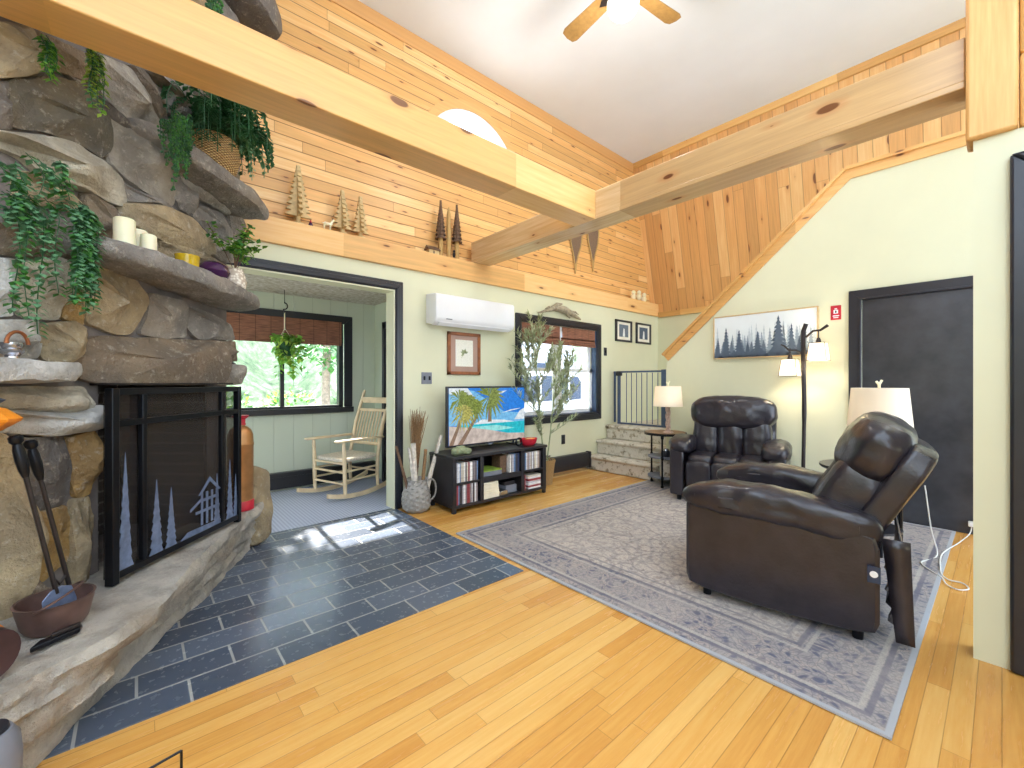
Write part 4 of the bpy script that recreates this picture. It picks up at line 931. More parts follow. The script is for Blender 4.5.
def deer(x, label):
    t = thing('deer_figurine', label, 'figurine', (x, LY-.01, BZ0)); m = M()
    m.tube([(x-.03, LY, BZ0+.062), (x-.022, LY, BZ0+.066), (x+.02, LY, BZ0+.066), (x+.032, LY, BZ0+.07), (x+.042, LY, BZ0+.098), (x+.05, LY, BZ0+.108), (x+.064, LY, BZ0+.10)], [.008, .016, .016, .014, .009, .011, .005], 8)
    for dx in (-.025, .025):
        for dy in (-.008, .008): m.tube([(x+dx, LY+dy, BZ0+.06), (x+dx-.004, LY+dy, BZ0+.03), (x+dx, LY+dy, BZ0)], [.007, .004, .005], 6)
    m.tube([(x-.034, LY, BZ0+.064), (x-.044, LY, BZ0+.07)], [.005, .002], 5); m.obj('body', 'wax', t)
    m = M()
    for dy in (-1, 1): m.tube([(x+.046, LY+dy*.004, BZ0+.115), (x+.042, LY+dy*.016, BZ0+.135), (x+.05, LY+dy*.022, BZ0+.155)], .0022, 5)
    m.obj('antlers', 'carved_dark', t)
deer(1.27, 'little white deer figurine between the pale carved firs')
c = V((1.13, LY, BZ0)); t = thing('gnome_figurine', 'tiny dark red figurine at the foot of the tallest pale fir', 'figurine', c)
M().lathe([(0, 0), (.018, 0), (.02, .02), (.012, .04), (0, .045)], c, 10).obj('body', 'purple_glass', t); M().lathe([(0, .04), (.012, .042), (.004, .062), (0, .07)], c, 10).obj('hat', 'red_paint', t)
for i, dx in enumerate((-.16, 0, .15)):
    t = thing('bird_figurine', ('leftmost', 'middle and tallest', 'rightmost')[i]+' of three tiny white birds at the far right end of the ledge', 'figurine', (6.2+dx, LY, BZ0), 0, 'white birds on the ledge'); m = M()
    m.cushion((6.2+dx, LY, BZ0+.05+.02*(i == 1)), (.10, .07, .10), 2.4, 6); m.ball((6.2+dx-.02, LY-.02, BZ0+.115+.02*(i == 1)), .035, 8)
    m.obj('body', 'wax', t)
# snowshoes on the gable
def snowshoe(x, z, label, tw):
    t = thing('snowshoe', label, 'snowshoe', (x, GY-.02, z), 0, 'snowshoes on the gable'); H_ = .85; y = GY-.02
    ol = [(0, 0), (.012, .12), (.05, .26), (.11, .42), (.135, .58), (.12, .72), (.06, .82), (0, .85)]
    ol = [(x+a+tw*b, z+b) for a, b in ol]+[(x-a+tw*b, z+b) for a, b in ol[::-1][1:]]
    M().tube([(a, y, b) for a, b in ol], .011, 6).obj('frame', 'carved_trunk', t)
    inn = [(.0, .14), (.045, .27), (.105, .43), (.125, .58), (.11, .71), (.0, .83)]; q = [(x+a+tw*b, y, z+b) for a, b in inn]+[(x-a+tw*b, y, z+b) for a, b in inn[::-1][1:-1]]
    M().prism(q, (0, .006, 0)).obj('webbing', 'webbing', t, smooth=0)
snowshoe(4.70, 2.78, 'left of the two webbed snowshoes on the gable behind the cross beam', .03)
snowshoe(5.10, 2.88, 'right of the two webbed snowshoes on the gable behind the cross beam', .0)
# ------------------------------------------------------------------ on the wall behind the television
t = thing('air_conditioner', 'white wall mounted split air conditioner above the framed leaf picture', 'air conditioner', (2.76, WY, 1.98))
x0, x1 = 2.235, 3.275
M().prism([(x0, WY, 1.84), (x0, WY-.13, 1.815), (x0, WY-.185, 1.845), (x0, WY-.205, 1.89), (x0, WY-.205, 2.10), (x0, WY-.19, 2.125), (x0, WY, 2.14)], (x1-x0, 0, 0)).obj('housing', 'white_plastic', t, bevel=.012, seg=3)
M().prism([(x0+.05, WY-.04, 1.824), (x0+.05, WY-.145, 1.806), (x0+.05, WY-.186, 1.838), (x0+.05, WY-.18, 1.846), (x0+.05, WY-.04, 1.834)], (x1-x0-.1, 0, 0)).obj('louvre', 'white_plastic', t, bevel=.003)
M().bb(x0+.12, x0+.19, WY-.207, WY-.204, 1.868, 1.878).obj('display_light', 'grey_plastic', t)
t = thing('framed_picture', 'brown framed leaf print with tan mat above the television', 'picture', (2.705, WY-.015, 1.54))
x0, x1, z0, z1 = 2.49, 2.92, 1.315, 1.775
m = M()
for a in ((x0, x0+.035, z0, z1), (x1-.035, x1, z0, z1), (x0, x1, z0, z0+.035), (x0, x1, z1-.035, z1)): m.bb(a[0], a[1], WY-.03, WY-.002, a[2], a[3])
m.obj('frame', 'picture_wood', t, bevel=.004); M().bb(x0+.03, x1-.03, WY-.016, WY-.006, z0+.03, z1-.03).obj('mat', 'mat_board', t); M().bb(x0+.10, x1-.10, WY-.018, WY-.015, z0+.09, z1-.08).obj('print', 'paper', t)
m = M(); cx, cz = 2.705, 1.55
for a in (20, 75, 130, 165, 215): m.leaf((cx, WY-.0185, cz), (math.cos(R(a)), 0, math.sin(R(a))), .055, .03, 0, (0, -1, 0))
m.tube([(cx, WY-.019, cz), (cx-.04, WY-.019, cz-.05)], .002, 4); m.obj('leaf_drawing', 'leaf_olive', t)
for x0, x1, lab, tt in ((5.50, 5.94, 'black framed white matted photo, left of the pair above the gate', 'paint_2'), (6.06, 6.50, 'black framed white matted photo, right of the pair above the gate', 'paint_3')):
    t = thing('framed_photo', lab, 'picture', ((x0+x1)/2, WY-.01, 2.03), 0, 'framed photos by the stairs'); z0, z1 = 1.865, 2.20; m = M()
    for a in ((x0, x0+.04, z0, z1), (x1-.04, x1, z0, z1), (x0, x1, z0, z0+.03), (x0, x1, z1-.03, z1)): m.bb(a[0], a[1], WY-.025, WY-.002, a[2], a[3])
    m.obj('frame', 'black_trim', t, bevel=.003); M().bb(x0+.03, x1-.03, WY-.012, WY-.005, z0+.02, z1-.02).obj('mat', 'paper', t); M().bb(x0+.10, x1-.10, WY-.015, WY-.011, z0+.075, z1-.07).obj('print', tt, t)
    m = M(); cx = (x0+x1)/2
    m.prism([(cx-.03, WY-.016, z0+.08), (cx+.03, WY-.016, z0+.08), (cx+.02, WY-.016, z0+.2), (cx-.01, WY-.016, z0+.21)], (0, .002, 0)); m.obj('print_subject', 'canvas', t)
t = thing('driftwood_piece', 'gnarled pale driftwood piece resting on the window casing', 'driftwood', (4.2, WY-.05, 2.08)); m = M()
for pts, rr in (([(3.80, .06, 2.105), (3.95, .05, 2.15), (4.12, .05, 2.21), (4.30, .05, 2.20), (4.48, .055, 2.15), (4.62, .06, 2.10)], [.008, .02, .042, .05, .03, .012]), ([(4.10, .06, 2.2), (4.14, .07, 2.25), (4.22, .08, 2.265)], [.035, .028, .012]), ([(4.30, .05, 2.2), (4.36, .06, 2.13), (4.40, .06, 2.10)], [.03, .018, .01]), ([(4.05, .05, 2.19), (3.98, .07, 2.20), (3.92, .07, 2.17)], [.02, .014, .006]), ([(4.36, .05, 2.19), (4.5, .07, 2.19), (4.57, .07, 2.16)], [.02, .012, .005])):
    m.tube([(a, WY-b, c) for a, b, c in pts], rr, 9)
m.obj('limb', 'driftwood', t)
# television
TY = 3.62; x0, x1, z0, z1 = 2.315, 3.365, .578, 1.19
t = thing('television', 'flat television showing a palm beach on the black media stand', 'television', (2.86, TY, .54))
M().bb(x0, x1, TY, TY+.04, z0, z1).bb(x0+.2, x1-.2, TY+.03, TY+.07, z0+.05, z1-.2).obj('housing', 'black_trim', t, bevel=.006)
for s, cx in (('l', x0+.16), ('r', x1-.16)):
    M().prism([(cx-.02, TY-.10, .538), (cx+.02, TY-.10, .538), (cx+.02, TY+.12, .538), (cx-.02, TY+.12, .538)], (0, 0, .008)).tube([(cx, TY+.02, .54), (cx, TY+.02, .60)], .012, 8).obj('foot', 'black_trim', t)
M().bb(2.83, 2.89, TY-.004, TY+.01, z0-.012, z0+.004).obj('sensor_strip', 'grey_plastic', t)
sx0, sx1, sz0, sz1 = x0+.018, x1-.012, z0+.02, z1-.018; sw, sh = sx1-sx0, sz1-sz0
emis('screen_sky', 40, 130, 225, .95); emis('screen_sky_pale', 120, 190, 240, .95); emis('screen_cloud', 225, 238, 250, .95); emis('screen_sea', 40, 190, 205, .95); emis('screen_surf', 150, 225, 222, .95); emis('screen_sand', 205, 190, 180, .9, .12, 12); emis('screen_bark', 150, 120, 100, .8); emis('screen_palm', 130, 145, 72, .9, .18, 70); emis('screen_palm_gold', 176, 172, 92, .9, .18, 70)
scr = M().bb(sx0, sx1, TY-.003, TY+.001, sz0, sz1).obj('screen', 'screen_sky', t)
P2 = lambda u, v, k: (sx0+u*sw, TY-.0035-.0005*k, sz0+v*sh)
def art(name, mt, polys, k):
    m = M()
    for pl in polys: m.prism([P2(min(1, max(0, u)), min(1, max(0, v)), k) for u, v in pl], (0, .0004, 0))
    m.obj(name, mt, scr, smooth=0)
art('pale_sky', 'screen_sky_pale', [[(0, .34), (1, .34), (1, .5), (.7, .55), (.5, .75), (.3, .95), (0, 1)]], 1)
art('clouds', 'screen_cloud', [[(.85, .38), (1, .38), (1, .6), (.93, .55)], [(.55, .87), (.68, .9), (.74, .95), (.62, .93)], [(.0, .9), (.3, .85), (.22, 1), (0, 1)], [(.3, .34), (.85, .34), (.7, .39), (.4, .42)], [(.66, .52), (.9, .58), (.95, .6), (.8, .58)]], 2)
art('sea', 'screen_sea', [[(.1, .34), (1, .34), (1, .08), (.75, .12), (.5, .25), (.2, .28)]], 3)
art('surf', 'screen_surf', [[(.25, .30), (.6, .30), (.85, .22), (.6, .19), (.35, .24)]], 4)
art('sand', 'screen_sand', [[(0, 0), (1, 0), (1, .10), (.75, .13), (.5, .22), (.25, .29), (0, .34)]], 5)
art('palm_trunks', 'screen_bark', [[(.10, .0), (.16, 0), (.36, .5), (.33, .52)], [(.0, 0), (.05, 0), (.16, .45), (.13, .45)], [(.48, .37), (.53, .37), (.52, .8), (.49, .8)]], 6)
pf = []
for cx, cz, L in ((.5, .84, .36), (.16, .55, .26), (.30, .66, .24), (.12, .80, .28), (.22, .72, .28)):
    for k in range(19):
        a = 2*PI*k/19+.2; du, dv = math.cos(a)*L*.62, math.sin(a)*L-.10*L; pf.append([(cx, cz), (cx+du*.5-dv*.05, cz+dv*.5+du*.07+.04), (cx+du, cz+dv-.07), (cx+du*.5+dv*.05, cz+dv*.5-du*.07)])
art('palm_fronds', 'screen_palm', pf[:19]+pf[38:], 7); art('gold_fronds', 'screen_palm_gold', pf[19:38], 8)
# media stand
SX0, SX1, SY0, SY1, SH = 2.215, 3.45, 3.36, 3.78, .535
t = thing('media_stand', 'black open media stand filled with film cases under the television', 'cabinet', (2.83, 3.57, 0))
M().bb(SX0-.01, SX1+.01, SY0-.01, SY1, SH-.03, SH).obj('top', 'stand_black', t, bevel=.004)
M().bb(SX0, SX1, SY0, SY1, .045, .07).obj('bottom_panel', 'stand_black', t, bevel=.003)
M().bb(SX0, SX1, SY1-.012, SY1, .07, SH-.03).obj('back_panel', 'stand_black', t)
M().bb(SX0, SX0+.04, SY0, SY1-.012, .07, SH-.03).obj('side_panel', 'stand_black', t, bevel=.003); M().bb(SX1-.05, SX1, SY0, SY1-.012, .07, SH-.03).obj('side_panel', 'stand_black', t, bevel=.003)
for a, b in ((2.533, 2.573), (3.076, 3.122)): M().bb(a, b, SY0, SY1-.012, .07, SH-.03).obj('divider', 'stand_black', t, bevel=.003)
for a, b, z, h in ((SX0+.04, 2.533, .262, .018), (2.573, 3.076, .24, .05), (3.122, SX1-.05, .268, .018)): M().bb(a, b, SY0+.004, SY1-.012, z, z+h).obj('shelf', 'stand_black', t, bevel=.002)
for x in (SX0+.02, SX1-.02):
    for y in (SY0+.02, SY1-.02): M().bb(x-.018, x+.018, y-.018, y+.018, 0, .045).obj('leg', 'stand_black', t, bevel=.004)
CASE = [(226, 226, 230), (70, 66, 74), (200, 196, 202), (136, 126, 130), (48, 60, 96), (150, 66, 72), (210, 200, 184), (106, 136, 176), (98, 92, 98), (238, 236, 232), (64, 60, 66), (180, 160, 148)]
for i, c in enumerate(CASE): plain('case_%d' % i, col(*c), .35, 0, .22, 70)
def case_row(x0, x1, z, where, grp, h=.188):
    x = x0+.004; protos = case_row.p
    while True:
        k = rnd.choice((0, 1, 2, 2, 3, 4, 5, 6, 7, 8, 9, 0, 10, 11, 3, 9)); w_ = U(.013, .021)
        if x+w_ > x1-.003: break
        m = M().bb(x, x+w_-.0015, SY0+.012+U(0, .008), SY0+.15, z, z+h*U(.96, 1.0))
        o = m.obj('film_case', 'case_%d' % k, loc=(x+w_/2, SY0+.08, z), bevel=.0015, seg=1)
        tag(o, 'upright film case standing in the %s of the black media stand' % where, 'film case', grp); x += w_
case_row.p = {}
case_row(2.258, 2.530, .282, 'upper left bay', 'film cases in the upper left bay')
case_row(2.258, 2.530, .072, 'lower left bay', 'film cases in the lower left bay')
case_row(2.925, 3.072, .292, 'upper middle bay', 'film cases in the upper middle bay', .19)
case_row(3.126, 3.396, .288, 'upper right bay', 'film cases in the upper right bay', .19)
case_row(3.126, 3.172, .072, 'lower right bay', 'film cases in the lower right bay', .17)
def flat(name, x0, x1, y0, y1, z0, z1, mt, label, cat, grp=None):
    return tag(M().bb(x0, x1, y0, y1, z0, z1).obj(name, mt, loc=((x0+x1)/2, (y0+y1)/2, z0), bevel=.003), label, cat, grp)
z = .071
for i, h in enumerate((.018, .02, .026, .018, .024, .02, .018)):
    flat('stacked_film_case', 3.20-.005*(i % 2), 3.385, SY0+.02, SY0+.15, z, z+h, 'case_%d' % (9, 5, 0, 2, 5, 0, 6)[i], 'film case lying in the flat stack of the lower right bay', 'film case', 'film cases lying flat in the lower right bay'); z += h+.0008
z = .071; plain('cream_cover', col(236, 228, 204), .6, 0, .05)
for i, h in enumerate((.05, .024, .024, .038, .022)):
    flat('cream_box', 2.588, 2.785-.004*i, SY0+.015, SY0+.2, z, z+h, 'cream_cover', 'cream coloured boxed set stacked in the lower middle bay', 'box', 'cream boxed sets in the lower middle bay'); z += h+.0008
flat('disc_player', 2.80, 2.90, SY0+.02, SY0+.25, .071, .115, 'silver', 'silver player box beside the cream boxed sets', 'player')
flat('game_console', 2.885+.02, 3.05, SY0+.05, SY0+.3, .071, .150, 'grey_plastic', 'grey game console in the lower middle bay', 'console')
flat('black_receiver', 2.89, 3.03, SY0+.06, SY0+.3, .151, .19, 'stand_black', 'black receiver lying on the grey game console', 'receiver')
t = thing('cable_box', 'black cable box with lime edge in the upper middle bay', 'box', (2.72, SY0+.12, .291))
M().bb(2.585, 2.82, SY0+.02, SY0+.25, .291, .337).obj('body', 'grey_plastic', t, bevel=.004); M().bb(2.583, 2.822, SY0+.018, SY0+.25, .338, .350).obj('lid', 'leaf_lime', t, bevel=.003)
flat('brown_box', 2.83, 2.92, SY0+.06, SY0+.2, .291, .47, 'carved_dark', 'dark brown box standing beside the film cases of the upper middle bay', 'box')
t = thing('stone_carving', 'lumpy grey green stone carving on the left end of the media stand', 'carving', (2.37, 3.44, SH)); m = M()
for dx, dy, dz, s in ((-.06, 0, .03, .055), (.0, .01, .04, .06), (.06, -.01, .03, .05), (.03, .02, .055, .04), (-.03, .0, .06, .035), (.09, 0, .025, .035)): m.cushion((2.37+dx, 3.45+dy, SH+dz), (s*1.7, s*1.5, s*1.3), 2.4, 8, wr=.008, wf=30, seed=dx*9)
m.obj('body', 'leaf_olive', t)
t = thing('bowl_ornament', 'red bowl shaped ornament with a black loop on the right end of the media stand', 'ornament', (3.27, 3.46, SH))
M().lathe([(0, 0), (.07, 0), (.10, .02), (.115, .05), (.12, .075), (.11, .07), (.09, .03), (0, .02)], (3.28, 3.47, SH), 20, sy=.6).obj('bowl', 'red_paint', t)
m = M(); m.tube([(3.13+.045*math.cos(a), 3.46, SH+.05+.04*math.sin(a)) for a in [2*PI*k/14 for k in range(15)]], .009, 8); m.obj('loop', 'black_metal', t)
M().cushion((3.3, 3.46, SH+.065), (.12, .08, .03), 3, 6).obj('filling', 'orange_glaze', t)
# basket with birch sticks and broom
bc = V((2.02, 3.70, 0)); t = thing('sticks_basket', 'grey woven jug basket beside the porch opening', 'basket', bc)
m = M(); N_ = 30; vs = []; fs = []; prf = [(.09, 0), (.125, .03), (.135, .10), (.13, .17), (.115, .22), (.10, .255), (.098, .30), (.105, .315), (.098, .315), (.09, .26), (.11, .15), (.08, .02)]
rows = 26
def prr(z): # outer radius
    for (r0, z0), (r1, z1) in zip(prf[:8], prf[1:8]):
        if z0 <= z <= z1: return r0+(r1-r0)*(z-z0)/(z1-z0)
    return .1
for i in range(rows+1):
    z = .31*i/rows
    for k in range(N_): a = 2*PI*k/N_; r = prr(z)*(1+.05*(1 if (k//2+i//2) % 2 else -1)); vs.append(bc+V((r*math.cos(a), r*math.sin(a), z)))
for i in range(rows):
    for k in range(N_): fs.append((i*N_+k, i*N_+(k+1) % N_, (i+1)*N_+(k+1) % N_, (i+1)*N_+k))
m.add(vs, fs); m.lathe([(.0, .02), (.09, .02), (.092, .30)], bc, 24); m.obj('body', 'grey_weave', t)
m = M(); m.tube([bc+V((.10, -.05, .29))]+[bc+V((.12+.06*math.sin(a), -.06, .20+.10*math.cos(a))) for a in [PI*k/8 for k in range(9)]], .009, 6); m.obj('handle', 'grey_weave', t)
for k, (dx, dy, L, r, lx, ly, mt, lab) in enumerate(((-.03, -.05, .62, .026, -.04, -.02, 'birch_bark', 'thick white birch stick leaning left in the grey basket'), (.05, -.04, .66, .022, .22, .03, 'birch_bark', 'white birch stick leaning right in the grey basket'), (-.05, .0, .60, .014, -.16, .0, 'twig', 'thin brown stick leaning far left in the grey basket'), (-.02, -.03, .58, .015, -.09, -.03, 'birch_bark', 'thin pale stick beside the thick birch stick in the basket'), (.02, -.055, .55, .018, .05, .0, 'straw', 'short brown stick at the front of the grey basket'))):
    p = bc+V((dx, dy, .04)); tag(M().tube([p, p+V((lx*.45, ly*.45, L*.5)), p+V((lx, ly, L))], [r, r*.95, r*.85], 10).obj('birch_stick' if mt == 'birch_bark' else 'brown_stick', mt, loc=p), lab, 'stick', 'sticks in the grey basket')
t = thing('twig_broom', 'tall twig broom standing bristles up in the grey basket', 'broom', bc+V((.02, .03, .04))); p = bc+V((.01, .04, .04))
M().tube([p, p+V((.01, .01, .42))], .014, 8).obj('stick', 'twig', t)
m = M()
for k in range(90): a = U(0, 6.28); r = U(0, .022); r2 = U(.0, .09); q = p+V((.01+r*math.cos(a), .01+r*math.sin(a), U(.28, .4))); m.tube([q, q+V((r2*.35*math.cos(a), r2*.35*math.sin(a)*.7, .26)), q+V((r2*math.cos(a)+.03, r2*math.sin(a)*.7, U(.5, .56)))], [.003, .003, .0015], 4)
m.obj('bristles', 'straw', t)
M().lathe([(.026, .36), (.03, .37), (.028, .385), (.026, .39)], p+V((.012, .012, 0)), 12).obj('binding', 'twig', t)
# olive tree
oc = V((3.74, 3.66, 0)); t = thing('olive_tree', 'slim artificial olive tree in a wicker pot between television and window', 'plant', oc)
M().lathe([(0, 0), (.085, 0), (.10, .10), (.118, .25), (.128, .28), (.12, .30), (.108, .29), (.09, .22), (0, .2)], oc, 26).obj('basket_pot', 'wicker', t)
def fmoss(i): a = U(0, 6.28); r = U(0, .1); return oc+V((r*math.cos(a), r*math.sin(a), U(.26, .33))), V((math.cos(a), math.sin(a), U(.2, 1)))
foliage(t, 'ground_cover', ['leaf_purple', 'leaf_olive'], fmoss, 90, .05, .02)
stems = []
def br(p, d, L, r, lvl):
    n = 7; pts = [p]; d = V(d).normalized()
    for i in range(n): d = (d+V((U(-1, 1), U(-1, 1)*.6, U(-.2, .5)))*.12).normalized(); pts.append(pts[-1]+d*L/n)
    stems.append((pts, [r*(1-.75*i/n) for i in range(n+1)], lvl))
    return pts
T1 = [oc+V((-.02, 0, .25)), oc+V((-.07, -.01, .6)), oc+V((-.12, -.01, 1.0)), oc+V((-.15, 0, 1.4)), oc+V((-.12, .02, 1.7)), oc+V((-.10, .02, 1.93))]
T2 = [oc+V((.03, 0, .25)), oc+V((.08, -.01, .6)), oc+V((.12, -.02, 1.0)), oc+V((.22, -.02, 1.3)), oc+V((.30, 0, 1.62))]
stems += [(T1, [.011, .010, .009, .007, .005, .003], 0), (T2, [.010, .009, .008, .006, .003], 0)]
for base, f, d, L in ((T1, 1.4, (-.8, -.25, .75), .55), (T1, 2.2, (-.75, -.1, .7), .62), (T1, 2.6, (.5, -.3, .8), .5), (T1, 3.0, (-.5, -.3, .8), .5), (T1, 3.4, (.4, .0, .9), .45), (T1, 3.8, (-.45, -.2, .9), .42), (T1, 1.9, (.55, -.3, .75), .45), (T2, 1.6, (.75, -.25, .7), .5), (T2, 2.1, (.8, -.2, .75), .55), (T2, 2.4, (-.4, -.3, .9), .5), (T2, 2.7, (.7, -.2, .8), .45), (T2, 1.0, (.8, -.3, .5), .4), (T1, .9, (-.6, -.3, .7), .35), (T2, 3.1, (-.3, -.2, .9), .4), (T1, 2.9, (-.9, -.2, .45), .5), (T2, 2.0, (.3, -.5, .8), .4), (T1, 1.7, (-.5, -.4, .8), .4), (T1, 2.4, (.2, -.5, .8), .45), (T1, 3.6, (.1, -.4, .9), .35), (T2, 1.3, (.4, -.5, .7), .4), (T2, 2.9, (.5, -.2, .9), .4), (T1, 3.2, (-.8, -.1, .6), .45), (T1, 1.6, (-.9, -.2, .5), .6), (T1, 2.0, (-1, -.1, .55), .62), (T1, 2.5, (-1, -.3, .4), .6), (T2, 1.8, (1, -.2, .6), .5)):
    i = int(f); p = base[i].lerp(base[i+1], f-i); b = br(p, d, L, .006, 1)
    if U(0, 1) < .8: br(b[3], (d[0]*.3+U(-.5, .5), U(-.5, .1), .9), L*.5, .004, 2)
m = M(); [m.tube(p, r, 6) for p, r, l in stems]; m.obj('trunk', 'leaf_olive', t)
m = M()
for p, r, lv in stems:
    for i in range(1, len(p)):
        if lv == 0 and i < 3: continue
        for k in range(7 if lv else 10):
            q = p[i-1].lerp(p[i], U(0, 1)); a = U(0, 6.28); d = (p[i]-p[i-1]).normalized()+V((math.cos(a), math.sin(a)*.7, U(-.2, .4)))*.8
            m.cur = rnd.randrange(3); m.leaf(q, d, U(.07, .115), U(.015, .022), .15)
m.obj('leaves', ['leaf_olive', 'leaf_olive', 'leaf_sage'], t, smooth=0)
# ------------------------------------------------------------------ the porch
def rocker():
    th = math.atan2(-.31, -.95)-PI/2
    t = thing('rocking_chair', 'pale wooden rocking chair with slat back and woven seat on the porch', 'chair', (1.79, 4.80, 0), th)
    T = ROOT[t.name]; kw = dict(world=False); W_ = 'rocker_wood'
    for s in (-1, 1):
        x = s*.25
        pts = [(x, .46-.92*i/14, .035+.30*((i/14-.45)**2)) for i in range(15)]
        m = M()
        for (a, b) in zip(pts, pts[1:]): m.prism([V(a)+V((-.014, 0, -.022)), V(b)+V((-.014, 0, -.022)), V(b)+V((-.014, 0, .022)), V(a)+V((-.014, 0, .022))], (.028, 0, 0))
        m.obj('rocker', W_, t, **kw)
        M().tube([(x, .25, .05), (x, .255, .2), (x, .26, .42), (x, .27, .60)], [.018, .021, .021, .017], 10).obj('leg', W_, t, **kw)
        M().tube([(x*.92, -.20, .05), (x*.92, -.19, .25), (x*.92, -.20, .42), (x*.92, -.27, .75), (x*.95, -.40, 1.10), (x*.95, -.415, 1.135)], [.018, .02, .02, .02, .017, .012], 10).obj('back_post', W_, t, **kw)
        M().prism([(x-.03, -.25, .605), (x+.03, -.25, .605), (x+.045, .25, .61), (x+.035, .36, .61), (x-.03, .36, .61), (x-.035, .25, .61)], (0, 0, .022)).obj('armrest', W_, t, bevel=.006, **kw)
        for z in (.20, .30): M().tube([(x, .25, z), (x*.92, -.19, z)], .011, 8).obj('stretcher', W_, t, **kw)
    for z in (.17, .29, .38): M().tube([(-.25, .255, z), (.25, .255, z)], .012, 8).obj('stretcher', W_, t, **kw)
    M().tube([(-.23, -.19, .24), (.23, -.19, .24)], .011, 8).obj('stretcher', W_, t, **kw)
    M().cushion((0, .03, .415), (.50, .48, .045), 6, 10).obj('seat', 'seat_weave', t, **kw)
    yb = lambda z: -.20-.20*max(0, (z-.42)/.68)**1.1
    for z, h in ((1.02, .07), (.905, .035), (.53, .035)):
        M().box((0, yb(z), z), (.46, .022, h), rot=rot('X', -.30)).obj('back_rail', W_, t, bevel=.006, **kw)
    for k in range(9):
        x = -.19+.38*k/8; M().tube([(x, yb(.54), .54), (x, yb(.72)+.003, .72), (x, yb(.90), .90)], .0085, 6).obj('spindle', W_, t, **kw)
rocker()
hc = V((1.21, 5.13, 1.62)); t = thing('hanging_plant', 'leafy green vine hanging from a hook in front of the porch window', 'plant', hc)
m = M(); m.tube([(hc.x, hc.y, 2.235), (hc.x, hc.y, 2.10)], .003, 6); m.tube([(hc.x, hc.y, 2.10)]+[(hc.x+.03*math.sin(a), hc.y, 2.06+.035*math.cos(a)) for a in [PI*k/8 for k in range(10)]]+[(hc.x, hc.y, 1.98)], .006, 6); m.obj('hook', 'black_metal', t)
m = M(); m.tube([(hc.x, hc.y, 1.99), (hc.x, hc.y, 1.80)], .006, 6)
for k in range(3): a = 2.1*k; m.tube([(hc.x, hc.y, 1.82), (hc.x+.09*math.cos(a), hc.y+.09*math.sin(a), 1.68)], .002, 4)
m.obj('hanger', 'wax', t)
M().lathe([(0, -.10), (.06, -.10), (.09, .05), (.095, .06), (.085, .06), (0, .04)], hc, 18).obj('pot', 'leaf_dark', t)
vines = []
for k in range(26):
    a = U(0, 6.28); r = U(.04, .20); dr = U(.05, .5) if k > 6 else U(-.15, .0); vines.append([hc+V((.05*math.cos(a), .05*math.sin(a), .05)), hc+V((r*.8*math.cos(a), r*.6*math.sin(a), .12)), hc+V((r*math.cos(a), r*.7*math.sin(a), .05-dr*.5)), hc+V((r*1.05*math.cos(a), r*.75*math.sin(a), .05-dr))])
m = M(); [m.tube(p, .002, 4) for p in vines]; m.obj('vines', 'leaf_green', t)
def fvine(i):
    p = rnd.choice(vines); f = U(0, 2.99); k = int(f); return p[k].lerp(p[k+1], f-k)+V((U(-1, 1), U(-1, 1), U(-1, 1)))*.015, V((U(-1, 1), U(-1, .3), U(-1, .2)))
foliage(t, 'leaves', ['leaf_bright', 'leaf_lime', 'leaf_bright'], fvine, 420, .07, .055)
# ------------------------------------------------------------------ stairs gate
gx = 5.47; t = thing('safety_gate', 'blue grey metal safety gate at the top of the carpeted steps', 'gate', (gx, 3.4, .6))
def gbar(m, y0, y1, z0, z1, w_=.018): return m.bb(gx-w_, gx+w_, y0, y1, z0, z1)
m = M(); gbar(m, 2.93, 3.89, 1.375, 1.40, .015); gbar(m, 3.78, 3.82, .61, 1.40); gbar(m, 3.86, 3.888, .63, 1.40, .012); gbar(m, 2.93, 3.82, .61, .635, .012); gbar(m, 3.03, 3.10, .61, 1.41, .022); gbar(m, 2.93, 2.955, .61, 1.4)
m.obj('frame', 'gate_metal', t, bevel=.004)
for k in range(7): M().tube([(gx, 3.16+.085*k, .64), (gx, 3.16+.085*k, 1.37)], .006, 8).obj('bar', 'gate_metal', t)
M().bb(gx-.03, gx+.03, 3.76, 3.84, 1.33, 1.40).obj('latch', 'black_trim', t, bevel=.006)
M().tube([(gx, 2.99, .63), (gx, 2.99, 1.37)], .006, 8).obj('bar', 'gate_metal', t)
